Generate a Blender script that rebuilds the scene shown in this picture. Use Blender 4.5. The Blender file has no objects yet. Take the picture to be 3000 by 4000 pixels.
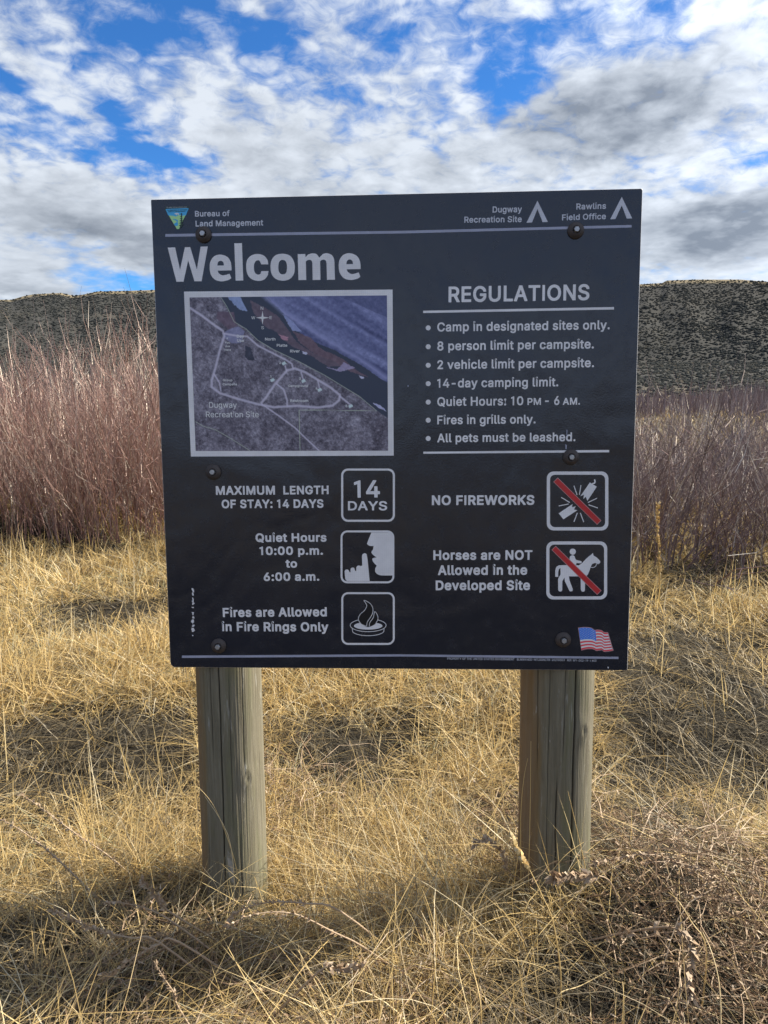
import bpy, math, random
import numpy as np
from mathutils import Matrix, Vector
from mathutils.geometry import tessellate_polygon

rad = math.radians
scene = bpy.context.scene
col = scene.collection

# ------------------------------------------------------------------ camera
FPX = 2773.0                       # focal length in photograph pixels (3000 x 4000)
PITCH = rad(11.0)
EYE = np.array([0.0, 0.0, 1.55])
cam_data = bpy.data.cameras.new("camera")
cam = bpy.data.objects.new("camera", cam_data)
col.objects.link(cam)
cam_data.sensor_fit = 'VERTICAL'
cam_data.sensor_height = 36.0
cam_data.sensor_width = 27.0
cam_data.lens = 36.0 * FPX / 4000.0
cam_data.clip_start = 0.02
cam_data.clip_end = 6000.0
cam.location = EYE
cam.rotation_euler = (math.pi / 2 - PITCH, 0, 0)
scene.camera = cam

# ------------------------------------------------------------------ light
SUN_AZ = rad(71.0)                 # clockwise from +Y (the way the camera looks) towards +X
SUN_EL = rad(40.0)
sun_data = bpy.data.lights.new("sun", 'SUN')
sun_data.energy = 5.0
sun_data.angle = rad(0.55)
sun_data.color = (1.0, 0.92, 0.79)
sun = bpy.data.objects.new("sun", sun_data)
col.objects.link(sun)
sdir = Vector((math.sin(SUN_AZ) * math.cos(SUN_EL), math.cos(SUN_AZ) * math.cos(SUN_EL), math.sin(SUN_EL)))
sun.rotation_euler = sdir.to_track_quat('Z', 'Y').to_euler()
scene.view_settings.view_transform = 'Standard'
scene.view_settings.look = 'None'
scene.view_settings.exposure = 1.08
scene.view_settings.gamma = 1.0
scene.view_settings.use_curve_mapping = False

R_ = np.array([1.0, 0, 0])
F_ = np.array([0, math.cos(PITCH), -math.sin(PITCH)])
U_ = np.array([0, math.sin(PITCH), math.cos(PITCH)])


def ray(px, py):
    d = F_ * FPX + R_ * (px - 1500.0) - U_ * (py - 2000.0)
    return d / np.linalg.norm(d)


# ------------------------------------------------------------------ node helper
class NT:
    def __init__(s, tree):
        s.t = tree
        s.n = tree.nodes
        s.l = tree.links

    def node(s, typ, **kw):
        n = s.n.new(typ)
        for k, v in kw.items():
            setattr(n, k, v)
        return n

    def put(s, sock, v):
        if isinstance(v, bpy.types.NodeSocket):
            s.l.new(v, sock)
        elif v is not None:
            sock.default_value = v

    def math(s, op, a, b=None, c=None, clamp=False):
        n = s.node('ShaderNodeMath', operation=op, use_clamp=clamp)
        s.put(n.inputs[0], a)
        if b is not None: s.put(n.inputs[1], b)
        if c is not None: s.put(n.inputs[2], c)
        return n.outputs[0]

    def vmath(s, op, a, b=None):
        n = s.node('ShaderNodeVectorMath', operation=op)
        s.put(n.inputs[0], a)
        if b is not None: s.put(n.inputs[1], b)
        return n.outputs['Value'] if op in ('DOT_PRODUCT', 'LENGTH') else n.outputs['Vector']

    def scale(s, a, f):
        n = s.node('ShaderNodeVectorMath', operation='SCALE')
        s.put(n.inputs[0], a)
        s.put(n.inputs['Scale'], f)
        return n.outputs[0]

    def noise(s, vec, scale, detail=3, rough=0.5, dist=0.0, color=False):
        n = s.node('ShaderNodeTexNoise')
        s.put(n.inputs['Vector'], vec)
        n.inputs['Scale'].default_value = scale
        n.inputs['Detail'].default_value = detail
        n.inputs['Roughness'].default_value = rough
        n.inputs['Distortion'].default_value = dist
        return n.outputs['Color'] if color else n.outputs['Fac']

    def mapr(s, v, a, b, c=0.0, d=1.0, smooth=True):
        n = s.node('ShaderNodeMapRange')
        n.interpolation_type = 'SMOOTHSTEP' if smooth else 'LINEAR'
        s.put(n.inputs[0], v)
        for i, x in enumerate((a, b, c, d)):
            s.put(n.inputs[i + 1], x)
        return n.outputs[0]

    def mix(s, f, a, b, typ='MIX'):
        n = s.node('ShaderNodeMix', data_type='RGBA', blend_type=typ)
        s.put(n.inputs[0], f)
        s.put(n.inputs[6], a if isinstance(a, bpy.types.NodeSocket) else (*a, 1))
        s.put(n.inputs[7], b if isinstance(b, bpy.types.NodeSocket) else (*b, 1))
        return n.outputs[2]

    def ramp(s, f, stops):
        n = s.node('ShaderNodeValToRGB')
        s.put(n.inputs[0], f)
        el = n.color_ramp.elements
        while len(el) < len(stops): el.new(0.5)
        for e, (p, c) in zip(el, stops):
            e.position = p
            e.color = (*c, 1)
        return n.outputs[0]

    def combine(s, x, y, z):
        n = s.node('ShaderNodeCombineXYZ')
        for i, v in enumerate((x, y, z)): s.put(n.inputs[i], v)
        return n.outputs[0]

    def sep(s, v):
        n = s.node('ShaderNodeSeparateXYZ')
        s.put(n.inputs[0], v)
        return n.outputs

    def bump(s, h, strength, dist=0.01, normal=None):
        n = s.node('ShaderNodeBump')
        n.inputs['Strength'].default_value = strength
        n.inputs['Distance'].default_value = dist
        s.put(n.inputs['Height'], h)
        if normal is not None: s.put(n.inputs['Normal'], normal)
        return n.outputs[0]


# ------------------------------------------------------------------ world: Nishita sky with broken cloud
world = bpy.data.worlds.new("World")
scene.world = world
world.use_nodes = True
w = NT(world.node_tree)
w.n.clear()
sky = w.node('ShaderNodeTexSky', sky_type='NISHITA')
sky.sun_disc = False
sky.sun_elevation = SUN_EL
sky.sun_rotation = SUN_AZ
sky.altitude = 2000
sky.air_density = 1.0
sky.dust_density = 0.3
sky.ozone_density = 3.0
tc = w.node('ShaderNodeTexCoord')
D = w.vmath('NORMALIZE', tc.outputs['Generated'])
dx, dy, dz = w.sep(D)
den = w.math('ADD', w.math('MAXIMUM', dz, 0.0), 0.24)
Pc = w.combine(w.math('DIVIDE', dx, den), w.math('DIVIDE', dy, den), 0.0)
# warp for ragged edges
warp = w.vmath('SUBTRACT', w.noise(Pc, 3.2, 4, 0.6, color=True), (0.5, 0.5, 0.5))
Dw = w.vmath('ADD', D, w.scale(warp, 0.12))


def blob(px, py, sx, sy, amp, ang=0.0):
    """soft patch of more / less cloud towards one direction of the sky"""
    c = ray(px, py)
    e1 = np.cross(c, [0, 0, 1]); e1 /= np.linalg.norm(e1)
    e2 = np.cross(e1, c)
    ca, sa = math.cos(rad(ang)), math.sin(rad(ang))
    t1 = (e1 * ca + e2 * sa) / (sx / FPX)
    t2 = (-e1 * sa + e2 * ca) / (sy / FPX)
    a = w.math('SUBTRACT', w.vmath('DOT_PRODUCT', Dw, tuple(t1)), float(t1 @ c))
    b = w.math('SUBTRACT', w.vmath('DOT_PRODUCT', Dw, tuple(t2)), float(t2 @ c))
    q = w.math('ADD', w.math('MULTIPLY', a, a), w.math('MULTIPLY', b, b))
    front = w.math('GREATER_THAN', w.vmath('DOT_PRODUCT', D, tuple(c)), 0.2)
    g = w.math('MULTIPLY', w.math('EXPONENT', w.math('MULTIPLY', q, -1.0)), front)
    return w.math('MULTIPLY', g, amp)


def addall(lst):
    r = lst[0]
    for x in lst[1:]: r = w.math('ADD', r, x)
    return r


mp = w.node('ShaderNodeMapping')
mp.inputs['Rotation'].default_value = (0, 0, rad(14))
mp.inputs['Scale'].default_value = (1.0, 0.75, 1.0)
w.l.new(Pc, mp.inputs['Vector'])
Ps = mp.outputs[0]
n_big = w.noise(Ps, 1.5, 5, 0.58, 0.3)
n_mid = w.noise(Ps, 6.5, 7, 0.62, 0.6)
n_fin = w.noise(Pc, 21.0, 5, 0.65, 0.8)
vor = w.node('ShaderNodeTexVoronoi', feature='SMOOTH_F1')
w.l.new(w.vmath('ADD', Pc, w.scale(warp, 0.35)), vor.inputs['Vector'])
vor.inputs['Scale'].default_value = 13.0
vor.inputs['Smoothness'].default_value = 0.7
cell = w.math('SUBTRACT', 0.42, vor.outputs['Distance'])


def ctr(v, k): return w.math('MULTIPLY', w.math('SUBTRACT', v, 0.5), k)


tex = addall([ctr(n_mid, 1.1), ctr(n_fin, 0.75), w.math('MULTIPLY', cell, 0.75)])
lowfade = w.mapr(dz, 0.12, 0.26, 0.5, 1.0)      # the relief flattens into sheets towards the horizon
cov = w.math('ADD', addall([ctr(n_big, 0.7), w.math('MULTIPLY', tex, lowfade)]), w.mapr(dz, 0.08, 0.34, 0.78, 0.60))
blobs = addall([
    blob(600, 150, 210, 140, -0.46, 10), blob(960, 120, 200, 60, -0.20, 0), blob(1150, 60, 90, 60, -0.2, 0),
    blob(430, 470, 330, 60, -0.55, -52), blob(640, 640, 150, 50, -0.35, -10), blob(80, 340, 300, 40, -0.42, -32), blob(720, 640, 130, 70, -0.28, -10),
    blob(2040, 270, 150, 90, -0.50, -10), blob(1850, 130, 120, 60, -0.2, -40), blob(1060, 320, 150, 60, -0.25, 0), blob(2330, 50, 200, 50, -0.25, 10),
    blob(520, 1110, 330, 50, -0.62, 0), blob(200, 960, 200, 30, -0.25, -20), blob(1480, 60, 150, 120, -0.12, 0),
    blob(2580, 1060, 120, 30, -0.12, 0), blob(1520, 440, 400, 60, -0.10, -10),
    blob(2500, 440, 480, 190, 0.45, 8), blob(2800, 880, 360, 150, 0.45, 5), blob(1000, 520, 330, 200, 0.42, -30),
    blob(250, 830, 480, 110, 0.35, -14), blob(60, 1090, 240, 60, 0.55, 0), blob(1600, 650, 600, 120, 0.20, 0),
    blob(180, 190, 380, 90, 0.38, -35), blob(1500, 200, 400, 140, 0.10, 0), blob(2700, 200, 300, 150, 0.2, 0), blob(280, 430, 160, 60, 0.25, -25), blob(1100, 900, 800, 150, 0.35, 0)])
cov = w.math('ADD', cov, blobs)
alpha = w.mapr(cov, 0.16, 0.92)
alpha = w.math('MULTIPLY', alpha, 0.97)
relief = w.math('MULTIPLY', lowfade, addall([w.math('MULTIPLY', cell, -0.9), ctr(n_fin, -0.8), ctr(w.noise(w.vmath('ADD', Pc, (0.05, 0.03, 0.2)), 7.5, 6, 0.6, 0.5), 1.2)]))
dark = w.math('MULTIPLY', w.math('ADD', 0.78, ctr(w.noise(Pc, 6.0, 6, 0.55, 0.5), 0.9)), addall([blob(2430, 460, 420, 150, 0.95, 6), blob(2830, 880, 330, 120, 1.0, 5),
               blob(200, 850, 520, 110, 0.42, -14), blob(620, 960, 400, 60, 0.38, -5),
               blob(1150, 640, 300, 110, 0.20, -30), blob(60, 1120, 280, 40, 0.5, 0), blob(1500, 1000, 900, 80, 0.12, 0)]))
body = w.mapr(cov, 0.8, 1.7, 0.0, 0.22)
shade = w.math('ADD', w.math('ADD', body, dark), w.math('ADD', w.math('MULTIPLY', relief, 0.72), 0.12), clamp=True)
ccol = w.mix(shade, (0.40, 0.43, 0.47), (0.115, 0.132, 0.158))
# cloud near the sun glows a little more
sunny = w.mapr(w.vmath('DOT_PRODUCT', D, tuple(sdir)), 0.45, 1.0, 0.95, 1.7, smooth=False)
ccol = w.scale(ccol, sunny)
skyc = w.mix(1.0, sky.outputs[0], (0.30, 0.68, 1.04), 'MULTIPLY')
bg1 = w.node('ShaderNodeBackground'); w.l.new(skyc, bg1.inputs[0]); bg1.inputs[1].default_value = 0.08
bg2 = w.node('ShaderNodeBackground'); w.l.new(ccol, bg2.inputs[0]); bg2.inputs[1].default_value = 1.0
mx = w.node('ShaderNodeMixShader')
w.l.new(alpha, mx.inputs[0]); w.l.new(bg1.outputs[0], mx.inputs[1]); w.l.new(bg2.outputs[0], mx.inputs[2])
wo = w.node('ShaderNodeOutputWorld'); w.l.new(mx.outputs[0], wo.inputs[0])

# ------------------------------------------------------------------ numpy helpers
rng = np.random.default_rng(7)
_lat = np.random.default_rng(11).random((256, 256))


def vnoise(x, y):
    xi = np.floor(x).astype(int); yi = np.floor(y).astype(int)
    fx = x - xi; fy = y - yi
    fx = fx * fx * (3 - 2 * fx); fy = fy * fy * (3 - 2 * fy)
    g = lambda i, j: _lat[(i) & 255, (j) & 255]
    return (g(xi, yi) * (1 - fx) + g(xi + 1, yi) * fx) * (1 - fy) + (g(xi, yi + 1) * (1 - fx) + g(xi + 1, yi + 1) * fx) * fy


def fbm(x, y, o=4, gain=0.5):
    s = 0; a = 1.0; t = 0
    for i in range(o):
        s = s + a * vnoise(x * 2 ** i + 17.3 * i, y * 2 ** i + 5.1 * i); t += a; a *= gain
    return s / t


def lin(c):
    c = np.asarray(c, float) / 255.0
    return np.where(c <= 0.04045, c / 12.92, ((c + 0.055) / 1.055) ** 2.4)


def tri_mesh(name, V, T, attrs=None, smooth=False):
    me = bpy.data.meshes.new(name)
    V = np.ascontiguousarray(V, dtype=np.float32); T = np.ascontiguousarray(T, dtype=np.int32)
    me.vertices.add(len(V)); me.vertices.foreach_set('co', V.ravel())
    me.loops.add(T.size); me.loops.foreach_set('vertex_index', T.ravel())
    me.polygons.add(len(T))
    k = T.shape[1]
    me.polygons.foreach_set('loop_start', np.arange(0, T.size, k, dtype=np.int32))
    me.polygons.foreach_set('loop_total', np.full(len(T), k, dtype=np.int32))
    me.polygons.foreach_set('use_smooth', np.full(len(T), smooth, dtype=bool))
    for an, av in (attrs or {}).items():
        if av.ndim == 1:
            a = me.attributes.new(an, 'FLOAT', 'POINT'); a.data.foreach_set('value', av.astype(np.float32))
        else:
            a = me.attributes.new(an, 'FLOAT_COLOR', 'POINT')
            a.data.foreach_set('color', np.c_[av, np.ones(len(av))].astype(np.float32).ravel())
    me.update(calc_edges=True)
    return me


def link(name, me, mat=None, parent=None, **props):
    o = bpy.data.objects.new(name, me)
    col.objects.link(o)
    if mat is not None and me is not None and not me.materials: me.materials.append(mat)
    if parent is not None: o.parent = parent
    for k, v in props.items(): o[k] = v
    return o


def new_mat(name):
    m = bpy.data.materials.new(name); m.use_nodes = True
    t = NT(m.node_tree); t.n.clear()
    out = t.node('ShaderNodeOutputMaterial')
    return m, t, out


def principled(t, out, **kw):
    b = t.node('ShaderNodeBsdfPrincipled')
    for k, v in kw.items():
        t.put(b.inputs[k.replace('_', ' ')], v)
    t.l.new(b.outputs[0], out.inputs[0])
    return b


def objco(t):
    return t.node('ShaderNodeTexCoord').outputs['Object']


# ------------------------------------------------------------------ terrain
RIDGE = [(-600, 1190), (0, 1169), (43, 1170), (90, 1156), (130, 1148), (239, 1143), (288, 1154), (326, 1149), (380, 1137),
         (602, 1131), (900, 1128), (1300, 1135), (1800, 1125), (2300, 1118), (2500, 1109), (2588, 1104),
         (2603, 1094), (2716, 1090), (2887, 1090), (2997, 1099), (3500, 1112)]
_raz, _rel = [], []
for px, py in RIDGE:
    d = ray(px, py)
    _raz.append(math.atan2(d[0], d[1])); _rel.append(d[2] / math.hypot(d[0], d[1]))
_raz = np.array(_raz); _rel = np.array(_rel)
RTOP = 305.0


def height(x, y):
    r = np.hypot(x, y); az = np.arctan2(x, y)
    z = np.interp(r, [0, 9, 14, 30, 60, 100, 150, 215], [0, 0, -0.55, -1.5, -1.6, -1.3, 0.9, 5.0])
    # lumpy grass ground near by
    near = np.clip(1 - r / 40, 0, 1)
    z = z + near * (0.26 * (fbm(x * 0.9 + 3, y * 0.9 + 8, 3) - 0.5) + 0.09 * (fbm(x * 4 + 9, y * 4, 2) - 0.5))
    z = z + 0.17 * np.exp(-((x - 0.80) ** 2 + (y - 1.74) ** 2) / 0.14) + 0.07 * np.exp(-((x + 0.55) ** 2 + (y - 1.9) ** 2) / 0.12)
    z = z + (1 - near) * 0.5 * (fbm(x * 0.06, y * 0.06, 3) - 0.5)
    ztop = 1.55 + RTOP * np.interp(az, _raz, _rel)
    k = np.clip((r - 205) / (RTOP - 205), 0, 1)
    s = k ** 1.15
    gul = 7.0 * (fbm(az * 16 + 4 + r * 0.004, r * 0.008, 3) - 0.5) * np.sin(np.pi * k) + 2.0 * (fbm(x * .05, y * .05, 3) - .5) * np.sin(np.pi * k)
    hill = z * (1 - s) + ztop * s + gul
    z = np.where(r > 205, hill, z)
    z = np.where(r > RTOP, ztop - (r - RTOP) * 0.06, z)
    return z


na = 520
azs = np.concatenate([np.linspace(-0.72, 0.72, na), np.linspace(0.72, 2 * math.pi - 0.72, 90)[1:-1]])
rs = np.concatenate([[0.0], np.linspace(0.5, 12, 130), np.geomspace(12.3, 205, 90), np.linspace(208, 306, 60), np.geomspace(312, 4000, 14)])
A, Rr = np.meshgrid(azs, rs)
X = Rr * np.sin(A); Y = Rr * np.cos(A)
Z = height(X, Y)
nr, nc = X.shape
idx = np.arange(nr * nc).reshape(nr, nc)
q = np.stack([idx[:-1], np.roll(idx, -1, 1)[:-1], np.roll(idx, -1, 1)[1:], idx[1:]], -1).reshape(-1, 4)
gm, t, out = new_mat("dry_soil_and_grass")
geo = t.node('ShaderNodeNewGeometry').outputs['Position']
gx, gy, gz = t.sep(geo)
rr = t.vmath('LENGTH', geo)
n1 = t.noise(geo, 6.0, 6, 0.7)
n2 = t.noise(geo, 0.7, 4, 0.6)
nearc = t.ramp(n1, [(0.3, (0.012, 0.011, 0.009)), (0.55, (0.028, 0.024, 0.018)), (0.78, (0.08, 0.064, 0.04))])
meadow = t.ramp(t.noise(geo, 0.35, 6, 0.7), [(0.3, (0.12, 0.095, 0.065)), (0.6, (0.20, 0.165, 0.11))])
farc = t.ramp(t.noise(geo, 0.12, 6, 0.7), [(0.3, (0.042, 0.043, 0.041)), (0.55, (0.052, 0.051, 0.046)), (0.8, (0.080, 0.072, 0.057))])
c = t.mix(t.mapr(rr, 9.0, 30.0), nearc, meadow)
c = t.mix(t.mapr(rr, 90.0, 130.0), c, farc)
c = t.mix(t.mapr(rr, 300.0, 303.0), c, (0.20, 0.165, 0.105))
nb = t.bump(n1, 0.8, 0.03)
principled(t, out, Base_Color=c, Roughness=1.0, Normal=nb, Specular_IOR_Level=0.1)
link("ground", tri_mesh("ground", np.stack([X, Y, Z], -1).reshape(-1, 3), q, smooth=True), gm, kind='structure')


def zat(x, y):
    return height(np.atleast_1d(np.asarray(x, float)), np.atleast_1d(np.asarray(y, float)))


# ------------------------------------------------------------------ plant materials
def plant_mat(name, stops, trans=0.4, rough=0.55, gloss=0.08):
    m, t, out = new_mat(name)
    a = t.node('ShaderNodeAttribute', attribute_name='tint').outputs['Fac']
    c = t.ramp(a, stops)
    df = t.node('ShaderNodeBsdfDiffuse'); t.put(df.inputs[0], c)
    tr = t.node('ShaderNodeBsdfTranslucent'); t.put(tr.inputs[0], c)
    gl = t.node('ShaderNodeBsdfGlossy'); gl.inputs['Roughness'].default_value = rough
    gl.inputs[0].default_value = (0.8, 0.75, 0.65, 1)
    m1 = t.node('ShaderNodeMixShader'); m1.inputs[0].default_value = trans
    t.l.new(df.outputs[0], m1.inputs[1]); t.l.new(tr.outputs[0], m1.inputs[2])
    m2 = t.node('ShaderNodeMixShader'); m2.inputs[0].default_value = gloss
    t.l.new(m1.outputs[0], m2.inputs[1]); t.l.new(gl.outputs[0], m2.inputs[2])
    t.l.new(m2.outputs[0], out.inputs[0])
    return m


STRAW = [(0.0, (0.06, 0.052, 0.036)), (0.16, (0.18, 0.15, 0.10)), (0.34, (0.40, 0.29, 0.135)), (0.55, (0.62, 0.44, 0.17)), (0.74, (0.78, 0.60, 0.28)),
         (0.90, (0.82, 0.74, 0.54)), (0.96, (0.25, 0.27, 0.10))]
grass_m = plant_mat("dry_grass", STRAW, 0.42, 0.5, 0.05)
stalk_m = plant_mat("straw_stalk", STRAW, 0.25, 0.45, 0.08)
weed_m = plant_mat("dried_weed", [(0.0, (0.09, 0.055, 0.035)), (0.4, (0.26, 0.165, 0.095)), (0.8, (0.42, 0.30, 0.19)), (1.0, (0.52, 0.42, 0.31))], 0.25, 0.5, 0.05)
red_m = plant_mat("willow_bark_red", [(0.0, (0.09, 0.06, 0.05)), (0.3, (0.34, 0.185, 0.155)), (0.6, (0.46, 0.305, 0.26)),
                                      (0.85, (0.49, 0.40, 0.32)), (1.0, (0.70, 0.62, 0.53))], 0.15, 0.45, 0.10)
mauve_m = plant_mat("willow_bark_mauve", [(0.0, (0.10, 0.08, 0.085)), (0.35, (0.21, 0.145, 0.15)), (0.65, (0.29, 0.225, 0.225)),
                                          (0.85, (0.40, 0.36, 0.335)), (1.0, (0.70, 0.65, 0.58))], 0.15, 0.5, 0.07)
sage_m = plant_mat("sagebrush_foliage", [(0.0, (0.036, 0.040, 0.041)), (0.5, (0.050, 0.053, 0.050)), (0.8, (0.072, 0.071, 0.062)), (1.0, (0.13, 0.115, 0.088))], 0.1, 0.6, 0.0)


# ------------------------------------------------------------------ ribbons: the bulk of the grass
def ribbons(P, az, lean, L, wd, droop, swirl, tint, nseg=3):
    """P base points, blades rise along lean, bend over by droop; returns verts, tris, tint"""
    n = len(P); ts = np.linspace(0, 1, nseg + 1)
    hx, hy = np.cos(az), np.sin(az)
    px_, py_ = -hy, hx
    wa = rng.uniform(0, 2 * math.pi, n)
    wx, wy = np.cos(wa), np.sin(wa)
    V = []
    for i, s in enumerate(ts):
        hor = L * (np.sin(lean) * s + droop * s ** 2)
        ver = L * (np.cos(lean) * s - 0.62 * droop * s ** 2)
        sd = L * swirl * s ** 2
        c = np.stack([P[:, 0] + hx * hor + px_ * sd, P[:, 1] + hy * hor + py_ * sd, P[:, 2] + ver], -1)
        if i < nseg:
            hw = (wd * (1 - 0.65 * s ** 1.5) * 0.5)[:, None]
            o = np.stack([wx, wy, np.zeros(n)], -1) * hw
            V += [c - o, c + o]
        else:
            V.append(c)
    nv = 2 * nseg + 1
    V = np.stack(V, 1)
    T = []
    for i in range(nseg - 1):
        a = 2 * i
        T += [(a, a + 1, a + 3), (a, a + 3, a + 2)]
    a = 2 * (nseg - 1)
    T.append((a, a + 1, a + 2))
    T = np.array(T)[None] + (np.arange(n) * nv)[:, None, None]
    return V.reshape(-1, 3), T.reshape(-1, 3), np.repeat(tint, nv)


def merge(parts):
    V, T, C, off = [], [], [], 0
    for v, tt, c in parts:
        V.append(v); T.append(tt + off); C.append(c); off += len(v)
    return np.concatenate(V), np.concatenate(T), np.concatenate(C)


def sample_ground(n, ymin, ymax, power, spread=0.66, margin=0.7):
    """points in the wedge in front of the camera, density falling with distance"""
    u = rng.random(n)
    e = 1 - power
    y = (ymin ** (e) + u * (ymax ** (e) - ymin ** (e))) ** (1 / e)
    x = rng.uniform(-1, 1, n) * (spread * y + margin)
    return x, y


def patchf(x, y):
    gs = lambda cx, cy, r_: np.exp(-((x - cx) ** 2 + (y - cy) ** 2) / r_ ** 2)
    return fbm(x * 1.1 + 40, y * 1.1 + 3, 3) + 0.10 * gs(0.0, 3.0, 0.9) - 0.16 * gs(-1.35, 2.45, 0.45) - 0.16 * gs(1.35, 2.8, 0.5) + 0.06 * gs(-2.5, 4.5, 1.3)


def tangle_zone(x, y):
    """1 where dead weeds take over from the golden grass (near the path the picture was taken from)"""
    lim = 1.86 - 0.24 * np.exp(-(x - 0.05) ** 2 / 0.16) + 0.35 * (fbm(x * 2.1, y * 2.1 + 11, 3) - 0.5)
    return np.clip((lim - y) / 0.10, 0, 1)


parts = []
# tussocks: blades fan out from a common foot
nt = 11500
tx, ty = sample_ground(nt, 0.95, 9.5, 0.55)
patch = patchf(tx, ty)
keep = rng.random(nt) < np.clip((patch - 0.38) * 6.5, 0.05, 1.0) * (1 - 0.80 * tangle_zone(tx, ty))
tx, ty, patch = tx[keep], ty[keep], patch[keep]
nt = len(tx)
bl = (rng.integers(10, 28, nt) * np.where(ty < 2.4, 0.8, 1.0)).astype(int)
ti = np.repeat(np.arange(nt), bl); n = len(ti)
ths = rng.uniform(0.5, 1.35, nt) * (0.65 + 0.9 * np.clip(patch - 0.3, 0, 0.5))
ttint = rng.normal(0.56, 0.13, nt) + 0.6 * (fbm(tx * 1.6 + 7, ty * 1.6 + 70, 2) - 0.5)
flow = 2 * math.pi * fbm(tx * 0.5 + 90, ty * 0.5 + 30, 2) * 1.6
rad_t = rng.uniform(0.01, 0.075, nt)
aa = rng.uniform(0, 2 * math.pi, n); r1 = np.sqrt(rng.random(n)) * rad_t[ti]
bx = tx[ti] + np.cos(aa) * r1; by = ty[ti] + np.sin(aa) * r1
az_b = aa + rng.normal(0, 0.7, n)
mixw = rng.random(n) < 0.35
az_b = np.where(mixw, flow[ti] + rng.normal(0, 0.6, n), az_b)
lean = np.abs(rng.normal(0.36, 0.38, n)) + r1 * 2.5
L = ths[ti] * rng.uniform(0.08, 0.27, n)
L = np.where((by < 1.75), L * 1.05, L)
dist = np.hypot(bx, by)
wd = np.maximum(rng.uniform(0.0014, 0.0036, n), dist * 0.0013)
P = np.stack([bx, by, height(bx, by) - 0.01], -1)
parts.append(ribbons(P, az_b, lean, L, wd, rng.uniform(0, 1.15, n) ** 1.5, rng.normal(0, 0.45, n),
                     np.where(rng.random(n) < 0.14, rng.uniform(0.05, 0.25, n), np.clip(ttint[ti] * (1 - 0.35 * tangle_zone(bx, by)) + 0.07 + rng.normal(0, 0.17, n), 0.02, 0.93))))
# fallen mat between the tussocks
n = 125000
mx_, my_ = sample_ground(n, 0.95, 8.5, 0.8)
dist = np.hypot(mx_, my_)
m_patch = patchf(mx_, my_)
k = rng.random(n) < np.clip((m_patch - 0.20) * 4.0, 0.55, 1) * (1 - 0.45 * tangle_zone(mx_, my_))
mx_, my_, dist, m_patch = mx_[k], my_[k], dist[k], m_patch[k]; n = len(mx_)
P = np.stack([mx_, my_, height(mx_, my_) + rng.uniform(-0.01, 0.05, n)], -1)
parts.append(ribbons(P, rng.uniform(0, 2 * math.pi, n), rng.uniform(0.7, 1.45, n), rng.uniform(0.06, 0.20, n),
                     np.maximum(rng.uniform(0.0012, 0.0028, n), dist * 0.0012), rng.uniform(0, 0.5, n), rng.normal(0, 0.6, n),
                     np.clip(rng.normal(0.42, 0.27, n) * (1 - 0.6 * tangle_zone(mx_, my_)) * np.clip((m_patch - 0.22) * 5, 0.45, 1) + 0.3 * (m_patch - 0.5), 0.0, 0.95)))
# thin upright culms
n = 5500
mx_, my_ = sample_ground(n, 1.0, 9.0, 0.45)
k = rng.random(n) < np.clip((patchf(mx_, my_) - 0.36) * 6, 0.12, 1) * (1 - 0.85 * tangle_zone(mx_, my_))
mx_, my_ = mx_[k], my_[k]; n = len(mx_); dist = np.hypot(mx_, my_)
P = np.stack([mx_, my_, height(mx_, my_) - 0.01], -1)
parts.append(ribbons(P, rng.uniform(0, 2 * math.pi, n), np.abs(rng.normal(0.05, 0.16, n)), rng.uniform(0.18, 0.40, n),
                     np.maximum(0.0022, dist * 0.00125), rng.uniform(0, 0.16, n), rng.normal(0, 0.06, n), np.clip(rng.normal(0.68, 0.10, n), 0.3, 0.9)))
# long tangled grass round the feet of the posts and at the photographer's feet
n = 10500
mx_ = rng.uniform(-1.9, 1.9, n); my_ = 1.0 + rng.random(n) ** 1.2 * 0.95
P = np.stack([mx_, my_, height(mx_, my_) + rng.uniform(-0.01, 0.06, n)], -1)
k = rng.random(n) < np.clip((fbm(mx_ * 1.7 + 4, my_ * 1.7 + 33, 3) - 0.30) * 4, 0.12, 1); P = P[k]; n = len(P)
fl = 2 * math.pi * fbm(P[:, 0] * 1.3 + 9, P[:, 1] * 1.3 + 3, 2) * 2
parts.append(ribbons(P, fl + rng.normal(0, 0.9, n), rng.uniform(0.45, 1.45, n), rng.uniform(0.14, 0.46, n), rng.uniform(0.0012, 0.0030, n),
                     rng.uniform(0.05, 1.1, n), rng.normal(0, 0.8, n), rng.uniform(0.05, 0.92, n), nseg=6))
V, T, C = merge(parts)
link("dry_grass", tri_mesh("dry_grass", V, T, {'tint': C}), grass_m, kind='stuff', label='golden dry grass covering the ground round the sign', category='grass')
print("grass tris", len(T))

# far meadow grass seen through the willows
parts = []
n = 20000
y = rng.uniform(9, 62, n); x = rng.uniform(-1, 1, n) * (0.62 * y + 2)
P = np.stack([x, y, height(x, y) - 0.02], -1); dist = np.hypot(x, y)
parts.append(ribbons(P, rng.uniform(0, 6.28, n), rng.uniform(0, 0.7, n), rng.uniform(0.25, 0.6, n), dist * 0.0022, rng.uniform(0, 0.5, n),
                     rng.normal(0, 0.2, n), np.clip(rng.normal(0.20, 0.10, n), 0.03, 0.92), nseg=2))
V, T, C = merge(parts)
link("meadow_grass", tri_mesh("meadow_grass", V, T, {'tint': C}), grass_m, kind='stuff', label='pale dry meadow grass beyond the willows', category='grass')


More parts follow.
